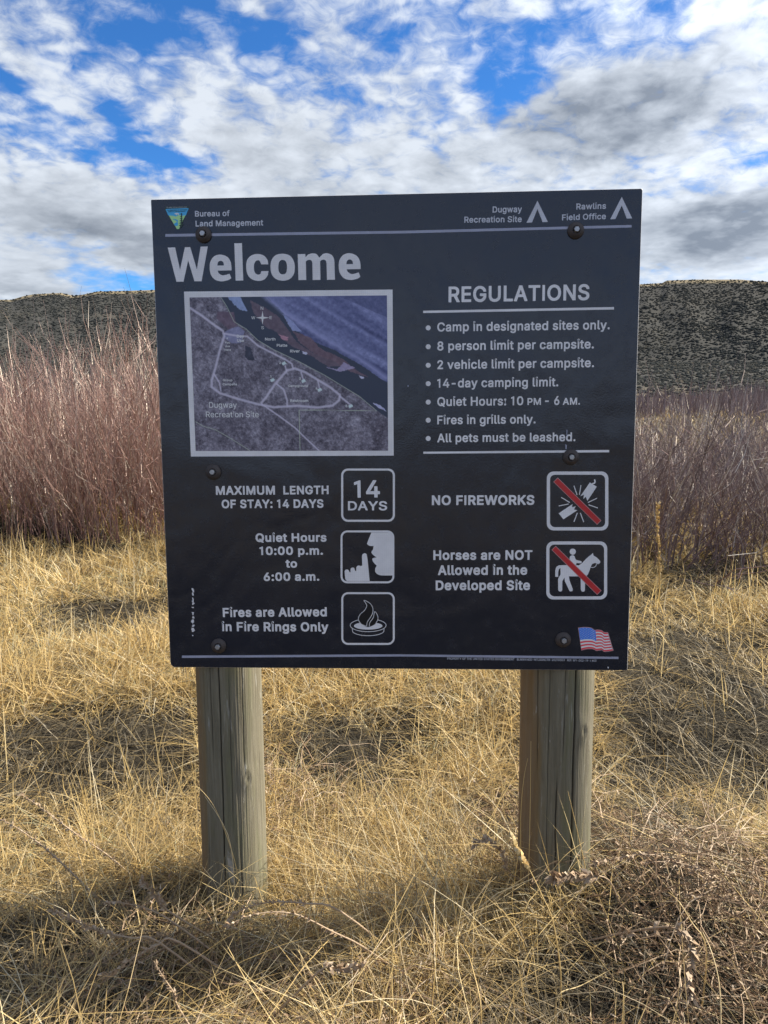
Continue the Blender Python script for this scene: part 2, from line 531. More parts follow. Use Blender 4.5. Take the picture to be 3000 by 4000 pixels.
# ------------------------------------------------------------------ sagebrush on flats and hills
def domes(x, y, s, tint):
    n = len(x); z = height(x, y)
    V = []; k = 6
    rot = rng.uniform(0, 6.28, n)
    for ring, (rr_, hh) in enumerate(((0.48, -0.1), (0.60, 0.22))):
        for j in range(k):
            a = rot + j * 2 * math.pi / k + ring * 0.5
            q = rr_ * s * rng.uniform(0.7, 1.3, n)
            V.append(np.stack([x + np.cos(a) * q, y + np.sin(a) * q, z + hh * s * rng.uniform(0.7, 1.2, n)], -1))
    V.append(np.stack([x + rng.normal(0, .1, n) * s, y, z + s * rng.uniform(0.38, 0.62, n)], -1))
    V = np.stack(V, 1); T = []
    for j in range(k):
        j2 = (j + 1) % k
        T += [(j, j2, k + j), (j2, k + j2, k + j), (k + j, k + j2, 2 * k)]
    T = np.array(T)[None] + (np.arange(n) * (2 * k + 1))[:, None, None]
    tt = np.repeat(tint, 2 * k + 1).reshape(n, -1) + rng.normal(0, 0.08, (n, 2 * k + 1))
    return V.reshape(-1, 3), T.reshape(-1, 3), np.clip(tt.ravel(), 0, 1)


n = 52000
r = np.sqrt(rng.uniform(200 ** 2, 304 ** 2, n)); a = rng.uniform(-0.60, 0.60, n)
x, y = r * np.sin(a), r * np.cos(a)
k = rng.random(n) < np.clip((fbm(x * .045 + 5, y * .045, 4) - 0.34) * 5, 0.5, 1)
x, y = x[k], y[k]
V1 = domes(x, y, 0.25 + 0.9 * rng.beta(1.5, 4.5, len(x)) * (0.6 + fbm(x * .05 + 20, y * .05, 3)), np.clip(rng.beta(2, 3.2, len(x)) + 1.1 * (fbm(x * .03 + 50, y * .03 + 9, 3) - 0.5), 0, 1))
n = 16000
r = np.sqrt(rng.uniform(95 ** 2, 205 ** 2, n)); a = rng.uniform(-0.62, 0.62, n)
x, y = r * np.sin(a), r * np.cos(a)
V2 = domes(x, y, rng.uniform(0.3, 0.8, n), np.clip(rng.beta(2.5, 2, n), 0, 1))
V, T, C = merge([V1, V2])
link("sagebrush", tri_mesh("sagebrush", V, T, {'tint': C}), sage_m, kind='stuff', label='dark sagebrush dotted over the flats and hillsides', category='sagebrush')


# ------------------------------------------------------------------ tubes
def tubes(paths, radii, tints, sides=3):
    """paths: (n, m, 3), radii: (n, m)"""
    n, m, _ = paths.shape
    d = np.gradient(paths, axis=1); d /= np.linalg.norm(d, axis=2, keepdims=True) + 1e-9
    ref = np.where(np.abs(d[..., 2:3]) > 0.9, np.array([1.0, 0, 0]), np.array([0, 0, 1.0]))
    u = np.cross(d, ref); u /= np.linalg.norm(u, axis=2, keepdims=True) + 1e-9
    v = np.cross(d, u)
    ang = np.arange(sides) * 2 * math.pi / sides
    V = paths[:, :, None] + radii[:, :, None, None] * (u[:, :, None] * np.cos(ang)[:, None] + v[:, :, None] * np.sin(ang)[:, None])
    V = V.reshape(n, m * sides, 3)
    T = []
    for i in range(m - 1):
        for j in range(sides):
            j2 = (j + 1) % sides
            a0, a1, b0, b1 = i * sides + j, i * sides + j2, (i + 1) * sides + j, (i + 1) * sides + j2
            T += [(a0, a1, b1), (a0, b1, b0)]
    T = np.array(T)[None] + (np.arange(n) * m * sides)[:, None, None]
    return V.reshape(-1, 3), T.reshape(-1, 3), np.repeat(tints, m * sides)


def willow_mesh(name, nst, h, spread, arch, seed, rad0=0.0055, twigs=7):
    g = np.random.default_rng(seed)
    m = 6
    ts = np.linspace(0, 1, m)
    a = g.uniform(0, 2 * math.pi, nst)
    lean = np.abs(g.normal(0.08, 0.20 + arch, nst))
    L = h * np.minimum(g.beta(4, 2, nst) * 1.12, 0.98) * np.where(g.random(nst) < 0.04, 1.10, 1.0)
    r0 = np.sqrt(g.random(nst)) * spread
    bx, by = np.cos(a) * r0, np.sin(a) * r0
    az = a + g.normal(0, 0.7, nst)
    bend = g.normal(0, 0.17, nst); bend2 = g.normal(arch * 0.8, 0.06, nst)
    pts = []
    for s in ts:
        hor = L * (np.sin(lean) * s + bend2 * s * s)
        sd = L * bend * s * s
        pts.append(np.stack([bx + np.cos(az) * hor - np.sin(az) * sd, by + np.sin(az) * hor + np.cos(az) * sd,
                             L * np.cos(lean) * s - L * 0.5 * np.abs(bend2) * s ** 2], -1))
    path = np.stack(pts, 1)
    path[:, 1:] += np.cumsum(g.normal(0, 0.016, path[:, 1:].shape), axis=1)
    radi = rad0 * g.uniform(0.6, 1.3, nst)[:, None] * (1.15 - 0.95 * ts[None])
    tint = np.clip(g.normal(0.42, 0.22, nst), 0, 1)
    out_ = [tubes(path, radi, tint)]
    # twigs leave the stems and run mostly upwards
    ns = nst * twigs
    si = np.repeat(np.arange(nst), twigs); s = g.uniform(0.22, 0.97, ns)
    f = s * (m - 1); i0 = np.minimum(f.astype(int), m - 2); ff = (f - i0)[:, None]
    base = path[si, i0] * (1 - ff) + path[si, i0 + 1] * ff
    dirv = path[si, i0 + 1] - path[si, i0]; dirv /= np.linalg.norm(dirv, axis=1, keepdims=True)
    dd = dirv + g.normal(0, 0.42, (ns, 3)); dd[:, 2] += 0.15; dd /= np.linalg.norm(dd, axis=1, keepdims=True)
    tl = L[si] * g.uniform(0.10, 0.33, ns)
    up = np.array([0, 0, 1.0])
    p3 = np.stack([base, base + dd * tl[:, None] * 0.5, base + (dd * 0.8 + up * 0.25) * tl[:, None] + g.normal(0, 0.012, (ns, 3))], 1)
    r3 = rad0 * 0.42 * np.array([1.0, 0.75, 0.35])[None] * g.uniform(0.7, 1.3, ns)[:, None]
    out_.append(tubes(p3, r3, np.clip(tint[si] + g.normal(0.08, 0.2, ns), 0, 1)))
    V, T, C = merge(out_)
    return tri_mesh(name, V, T, {'tint': C})


red_v = [willow_mesh("willow_red", 58, 1.85, 0.42, 0.03, 100 + i, 0.0052, 10) for i in range(4)]
mau_v = [willow_mesh("willow_mauve", 56, 1.6, 0.45, 0.22, 200 + i, 0.0050, 10) for i in range(4)]
for me in red_v: me.materials.append(red_m)
for me in mau_v: me.materials.append(mauve_m)
prng = random.Random(5)


def shrub(x, y, me, s, label, group):
    o = link("willow_shrub", me, None, label=label, category='shrub', group=group)
    o.location = (x, y, float(zat(x, y)[0]) - 0.02)
    o.rotation_euler = (0, 0, prng.uniform(0, 6.28))
    o.scale = (s * 1.05, s * 1.05, s)


LL = 'reddish bare willow shrub in the dense thicket left of the sign'
LR = 'mauve grey bare willow shrub in the loose thicket right of the sign'
LB = 'bare willow shrub in the thicket straight behind the dark sign panel'
for row, (yy, n_) in enumerate(((6.7, 7), (7.5, 7), (8.4, 8), (9.5, 8), (11.0, 8), (13.0, 9))):
    for i in range(n_):
        x = -0.62 * yy - 0.3 + (i + prng.uniform(-.25, .25)) * (0.62 * yy - 1.3) / n_
        y_ = yy + prng.uniform(-.3, .3)
        shrub(x, y_, prng.choice(red_v), prng.uniform(0.76, 1.14), LL, 'willow shrubs left of the sign')
for row, (yy, n_) in enumerate(((5.7, 5), (6.5, 6), (7.6, 6), (9.0, 7), (11.0, 7))):
    for i in range(n_):
        x = 1.75 + (i + prng.uniform(-.2, .3)) * (0.62 * yy - 1.2) / n_
        y_ = yy + prng.uniform(-.25, .25)
        shrub(x, y_, prng.choice(mau_v), prng.uniform(0.72, 1.12), LR, 'willow shrubs right of the sign')
for yy in (6.6, 8.0):
    for i in range(5):
        shrub(-1.1 + i * 0.6 + prng.uniform(-.1, .1), yy + prng.uniform(-.3, .3), prng.choice(red_v), prng.uniform(0.8, 0.95), LB, 'willow shrubs behind the sign')

# the far willow belt by the river: one mass
g = np.random.default_rng(3)
n = 10500
y = g.uniform(50, 92, n); x = g.uniform(-1, 1, n) * 0.66 * y
z = height(x, y); h = g.uniform(0.9, 2.1, n) * np.clip(2.6 * fbm(x * .16, y * .10, 3) - 0.55, 0.15, 1.7)
ts = np.linspace(0, 1, 3)
la = g.uniform(0, 6.28, n); ln = np.abs(g.normal(0, .2, n))
path = np.stack([np.stack([x + np.cos(la) * ln * h * s, y + np.sin(la) * ln * h * s, z + h * s], -1) for s in ts], 1)
V, T, C = tubes(path, np.array([0.05, 0.04, 0.012])[None] * g.uniform(.6, 1.2, n)[:, None], np.clip(g.normal(.45, .2, n), 0, 1))
link("willow_belt", tri_mesh("willow_belt", V, T, {'tint': C}), mauve_m, kind='stuff', label='distant reddish willow belt along the river at the foot of the hills', category='shrubs')

# ------------------------------------------------------------------ the sign
YAW, LEAN, ROLL = -0.04380933, -0.07977365, -0.01105585
BC = np.array([0.02699396, 1.83311454, 1.38234552])
W, H = 1.22, 1.21477523
M3 = np.array((Matrix.Rotation(YAW, 3, 'Z') @ Matrix.Rotation(LEAN, 3, 'X') @ Matrix.Rotation(ROLL, 3, 'Y')))
ax_u, ax_n, ax_v = M3[:, 0], M3[:, 1], M3[:, 2]
foot_t = BC[2] / ax_v[2]
FOOT = BC - ax_v * foot_t              # the point on the ground below the panel
sign = bpy.data.objects.new("welcome_sign", None)
col.objects.link(sign)
sign.matrix_world = Matrix.Translation(Vector(FOOT)) @ Matrix(M3.tolist()).to_4x4()
sign['label'] = 'large dark campground welcome and regulations sign bolted to two round wooden posts'
sign['category'] = 'sign'


def B(px, py, back=0.0):
    """photograph pixel -> (u, v) in the sign's own frame (v measured from the foot)"""
    d = ray(px, py)
    O = BC + ax_n * back
    s = ((O - EYE) @ ax_n) / (d @ ax_n)
    p = EYE + d * s - FOOT
    return np.array([p @ ax_u, p @ ax_v])


def LM(off, sc):
    """page mapping of one enlarged view of the panel"""
    return lambda x, y: B(off[0] + x * sc, off[1] + y * sc)


FRONT = -0.004


def poly_mesh(name, polys, level):
    """flat pieces (lists of (u, v) or [outline, hole...]) laid `level` layers proud of the panel"""
    n = FRONT - 0.00025 * level
    V, T = [], []
    for loops in polys:
        if not isinstance(loops[0], (list, np.ndarray)) or np.ndim(loops[0]) == 1: loops = [loops]
        vv = [[Vector((p[0], p[1], 0)) for p in lp] for lp in loops]
        tris = tessellate_polygon(vv)
        b = len(V)
        for lp in loops:
            for p in lp: V.append((p[0], n, p[1]))
        T += [(b + a, b + c_, b + d_) for a, c_, d_ in tris]
    me = tri_mesh(name, np.array(V), np.array(T))
    return me


def strip(pts, wd, closed=False, taper=None):
    """mitred stroke along a line; returns quads as polygons sharing edges"""
    P = [np.array(p, float) for p in pts]; n = len(P)
    Lp, Rp = [], []
    for i in range(n):
        if closed: a, b = P[i - 1], P[(i + 1) % n]
        else: a, b = P[max(i - 1, 0)], P[min(i + 1, n - 1)]
        d1 = P[i] - a; d2 = b - P[i]
        if np.linalg.norm(d1) < 1e-9: d1 = d2
        if np.linalg.norm(d2) < 1e-9: d2 = d1
        d1 = d1 / np.linalg.norm(d1); d2 = d2 / np.linalg.norm(d2)
        t_ = d1 + d2; t_ /= np.linalg.norm(t_) + 1e-9
        nn = np.array([-t_[1], t_[0]]); k = 1 / max(0.4, abs(nn @ np.array([-d1[1], d1[0]])))
        hw = wd / 2 * (taper(i / (n - 1)) if taper else 1)
        Lp.append(P[i] + nn * hw * k); Rp.append(P[i] - nn * hw * k)
    out_ = []
    for i in range(n if closed else n - 1):
        j = (i + 1) % n
        out_.append([Lp[i], Lp[j], Rp[j], Rp[i]])
    return out_


def rrect(x0, y0, x1, y1, r, n=6):
    pts = []
    for cx, cy, a0 in ((x1 - r, y1 - r, 0), (x0 + r, y1 - r, 90), (x0 + r, y0 + r, 180), (x1 - r, y0 + r, 270)):
        for i in range(n + 1):
            a = rad(a0 + 90 * i / n); pts.append((cx + r * math.cos(a), cy + r * math.sin(a)))
    return pts


def ell(cx, cy, rx, ry, n=28, a0=0, a1=360):
    return [(cx + rx * math.cos(rad(a0 + (a1 - a0) * i / n)), cy + ry * math.sin(rad(a0 + (a1 - a0) * i / n))) for i in range(n if a1 - a0 == 360 else n + 1)]


def smooth(pts, n=6, closed=False):
    P = [np.array(p, float) for p in pts]; m = len(P); o = []
    rg = range(m) if closed else range(m - 1)
    for i in rg:
        p0 = P[i - 1] if (closed or i > 0) else P[i]; p1 = P[i]; p2 = P[(i + 1) % m]
        p3 = P[(i + 2) % m] if (closed or i + 2 < m) else P[(i + 1) % m]
        for k in range(n):
            s = k / n
            o.append(tuple(0.5 * ((2 * p1) + (-p0 + p2) * s + (2 * p0 - 5 * p1 + 4 * p2 - p3) * s * s + (-p0 + 3 * p1 - 3 * p2 + p3) * s ** 3)))
    if not closed: o.append(tuple(P[-1]))
    return o


def mp2(f, pts): return [f(x, y) for x, y in pts]


# materials of the sign
def sheet_mat(name, rgb, rough=0.35, comb=0.12):
    m, t, out = new_mat(name)
    o = objco(t)
    v = t.node('ShaderNodeTexVoronoi', feature='DISTANCE_TO_EDGE'); t.l.new(o, v.inputs['Vector']); v.inputs['Scale'].default_value = 190
    v.inputs['Randomness'].default_value = 0.25
    k = t.mapr(v.outputs['Distance'], 0.03, 0.13, 1.0 - comb, 1.0)
    dirt = t.mapr(t.noise(o, 9, 5, 0.7), 0.3, 0.75, 0.88, 1.04)
    c = t.scale(t.combine(*[float(x) for x in rgb]), t.math('MULTIPLY', k, dirt))
    principled(t, out, Base_Color=c, Roughness=rough)
    return m


panel_m, t, out = new_mat("panel_print")
o = objco(t)
fine = t.node('ShaderNodeTexVoronoi'); t.l.new(o, fine.inputs['Vector']); fine.inputs['Scale'].default_value = 210
b1 = t.bump(fine.outputs['Distance'], 0.10, 0.0012)
b2 = t.bump(t.noise(o, 2.6, 3, 0.5, 0.6), 0.22, 0.05, b1)
scr = t.mapr(t.noise(t.vmath('MULTIPLY', o, (1, 1, 1)), 30, 6, 0.7), 0.35, 0.8, 0.19, 0.33)
streak = t.mapr(t.noise(t.vmath('MULTIPLY', o, (1, 1, 0.06)), 38, 4, .6), .58, .80, 0, 0.5)
dust = t.mapr(t.noise(o, 55, 6, .75), .60, .74, 0, 0.35)
pc = t.mix(t.mapr(t.noise(o, 3, 5, .6), .3, .7), (0.0095, 0.0140, 0.028), (0.0125, 0.0160, 0.027))
pc = t.mix(t.math('MAXIMUM', t.math('MULTIPLY', streak, 0.35), t.math('MULTIPLY', dust, 0.4)), pc, (0.045, 0.045, 0.045))
principled(t, out, Base_Color=pc, Roughness=scr, Normal=b2, Specular_IOR_Level=0.75)
edge_m, t, out = new_mat("panel_edge"); principled(t, out, Base_Color=(0.55, 0.55, 0.56, 1), Roughness=0.4, Metallic=0.3)
white_m = sheet_mat("lettering_sheet", (0.90, 0.89, 0.90), 0.35, 0.08)
dim_m = sheet_mat("rule_sheet", (0.42, 0.44, 0.56))
header_m = sheet_mat("header_lettering", (0.66, 0.68, 0.75))
black_m = sheet_mat("pictogram_black", (0.011, 0.012, 0.015), 0.3, 0.0)
redp_m = sheet_mat("slash_red", (0.62, 0.035, 0.04))
pink_m = sheet_mat("slash_outline", (0.70, 0.42, 0.42))


def flat(rgb, name, rough=0.4):
    m, t, out = new_mat(name); principled(t, out, Base_Color=(*[float(c_) for c_ in rgb], 1), Roughness=rough); return m


def alb(*c): return tuple(np.minimum(lin(c) / 0.42, 0.85))


# panel body: outline with small corner radii, bottom left corner more rounded, given real thickness
def rcorner(p, r, a0, n=5): return [(p[0] + r * math.cos(rad(a0 + 90 * i / n)), p[1] + r * math.sin(rad(a0 + 90 * i / n))) for i in range(n + 1)]


vb, vt = foot_t - H / 2, foot_t + H / 2
outl = (rcorner((W / 2 - .003, vt - .003), .003, 0, 2) + rcorner((-W / 2 + .003, vt - .003), .003, 90, 2) +
        rcorner((-W / 2 + .013, vb + .013), .013, 180) + rcorner((W / 2 - .003, vb + .003), .003, 270, 2))
me = bpy.data.meshes.new("panel")
no = len(outl)
kx, kv, vm = 1 - 0.0009 / (W / 2), 1 - 0.0009 / (H / 2), (vb + vt) / 2
vs = [(u * kx, FRONT, vm + (v - vm) * kv) for u, v in outl] + [(u, FRONT + 0.0009, v) for u, v in outl] + [(u, 0.0, v) for u, v in outl]
fs = [list(range(no)), list(range(3 * no - 1, 2 * no - 1, -1))] + [[r_ * no + i, r_ * no + no + i, r_ * no + no + (i + 1) % no, r_ * no + (i + 1) % no] for r_ in (0, 1) for i in range(no)]
me.from_pydata(vs, [], fs); me.materials.append(panel_m); me.materials.append(edge_m)
for i, p in enumerate(me.polygons): p.material_index = 0 if i == 0 else 1
panel = link("panel", me, None, sign)


def decal(name, polys, mat, level=1, label=None):
    o = link(name, poly_mesh(name, polys, level), mat, panel)
    if label: o['label'] = label
    return o


# --- lettering
texts = []


def txt(body, x0, y0, x1, y1, cap, off, sc, mat=None, bold=0.018, level=1, name='lettering', ref='H'):
    """a line of lettering between two measured baseline points, capitals `cap` high (all in view pixels)"""
    f = LM(off, sc)
    texts.append((body, f(x0, y0), f(x1, y1), np.linalg.norm(f(x0, y0 - cap) - f(x0, y0)), mat or white_m, bold, level, name, ref))


c1 = ((580, 720), 0.6028); c2 = ((1560, 720), 0.6028); c3 = ((700, 1120), 0.5184); c4 = ((1580, 1200), 0.5787)
c5 = ((640, 1780), 0.5787); c6 = ((1560, 1780), 0.5787)
txt("Bureau of", 305, 213, 529, 209, 37, *c1, header_m)
txt("Land Management", 309, 277, 746, 270, 38, *c1, header_m)
txt("Dugway", 603, 187, 792, 184, 40, *c2, header_m)
txt("Recreation Site", 420, 252, 791, 248, 39, *c2, header_m)
txt("Rawlins", 1144, 167, 1336, 162, 39, *c2, header_m)
txt("Field Office", 1052, 237, 1335, 229, 38, *c2, header_m)
txt("REGULATIONS", 318, 767, 1228, 752, 102, *c2, bold=0.02, name='heading_lettering')
for s, x1, yb, y1, cp in (("Camp in designated sites only.", 1382, 166, 151, 61), ("8 person limit per campsite.", 1275, 294, 280, 61),
                          ("2 vehicle limit per campsite.", 1276, 420, 406, 61), ("14-day camping limit.", 1036, 544, 535, 60),
                          ("Fires in grills only.", 883, 791, 785, 59), ("All pets must be leashed.", 1151, 912, 904, 59)):
    txt(s, 221, yb, x1, y1, cp, *c4)
txt("Quiet Hours: 10", 221, 668, 800, 662, 60, *c4)
txt("PM", 828, 661, 919, 660, 47, *c4)
txt("- 6", 946, 661, 1043, 660, 60, *c4)
txt("AM.", 1066, 660, 1182, 658, 47, *c4)
txt("MAXIMUM", 355, 264, 753, 262, 60, *c5, bold=0.028)
txt("LENGTH", 809, 261, 1114, 259, 58, *c5, bold=0.028)
txt("OF STAY: 14 DAYS", 394, 354, 1079, 351, 58, *c5, bold=0.028)
txt("Quiet Hours", 622, 581, 1100, 579, 58, *c5, bold=0.028)
txt("10:00 p.m.", 649, 669, 1076, 667, 57, *c5, bold=0.028)
txt("to", 824, 754, 902, 754, 56, *c5, bold=0.028)
txt("6:00 a.m.", 677, 844, 1051, 842, 57, *c5, bold=0.028)
txt("Fires are Allowed", 402, 1087, 1102, 1082, 62, *c5, bold=0.028)
txt("in Fire Rings Only", 396, 1182, 1112, 1184, 62, *c5, bold=0.028)
txt("14", 1286, 283, 1460, 281, 117, *c5, bold=0.02, name='pictogram_lettering')
txt("DAYS", 1244, 368, 1508, 368, 62, *c5, bold=0.018, name='pictogram_lettering')
txt("NO FIREWORKS", 219, 333, 909, 331, 66, *c6, bold=0.028)
txt("Horses are NOT", 229, 702, 896, 701, 65, *c6, bold=0.028)
txt("Allowed in the", 260, 804, 861, 802, 66, *c6, bold=0.028)
txt("Developed Site", 245, 906, 880, 905, 66, *c6, bold=0.028)
txt("PROPERTY OF THE UNITED STATES GOVERNMENT", 323, 1373, 775, 1378, 14, *c6, header_m, bold=0.0, name='small_print')
txt("BLMWYHDD-NTLSGNCTR-20210303", 792, 1379, 1114, 1383, 14, *c6, header_m, bold=0.0, name='small_print')
txt("REF: WY-D02-19-1 #03", 1130, 1384, 1327, 1388, 14, *c6, header_m, bold=0.0, name='small_print')
mapw = sheet_mat("map_lettering", (0.86, 0.86, 0.86), 0.4, 0.0)
for s, x0, x1, yb, cp, bd in (("N", 617, 637, 176, 23, 0), ("W", 547, 576, 247, 22, 0), ("E", 684, 702, 246, 22, 0), ("S", 622, 641, 322, 22, 0),
                              ("Day", 438, 492, 386, 22, .02), ("Use", 441, 491, 418, 22, .02), ("x", 360, 372, 397, 16, .02),
                              ("You", 348, 387, 430, 14, .02), ("Are", 351, 386, 457, 14, .02), ("Here", 347, 393, 484, 14, .02),
                              ("North", 650, 728, 407, 21, .02), ("Platte", 738, 817, 454, 21, .02), ("River", 838, 911, 497, 21, .02),
                              ("2", 757, 769, 584, 18, .02), ("1", 688, 697, 687, 18, .02), ("3", 906, 919, 703, 18, .02), ("4", 1030, 1043, 776, 18, .02),
                              ("5", 1255, 1268, 908, 18, .02), ("Group", 333, 404, 713, 17, .01), ("Campsite", 332, 440, 744, 17, .01),
                              ("Campground", 824, 973, 756, 17, .02), ("Restroom", 839, 975, 869, 20, .02),
                              ("Dugway", 230, 438, 913, 43, 0), ("Recreation Site", 206, 603, 984, 43, 0)):
    txt(s, x0, yb, x1, yb, cp, *c3, mapw, bold=bd, level=4, name='map_lettering')
txt("NATIONAL SYSTEM OF PUBLIC LANDS", 118, 120, 390, 113, 12, (620, 780), 0.28933, header_m, bold=0.0, level=4, name='crest_lettering')
txt("U.S. DEPARTMENT OF THE INTERIOR", 122, 158, 396, 150, 14, (620, 780), 0.28933, flat((0.02, 0.05, 0.06), "crest_ink"), bold=0.01, level=4, name='crest_lettering')
txt("BUREAU OF LAND MANAGEMENT", 140, 177, 372, 170, 13, (620, 780), 0.28933, flat((0.02, 0.05, 0.06), "crest_ink"), bold=0.01, level=4, name='crest_lettering')

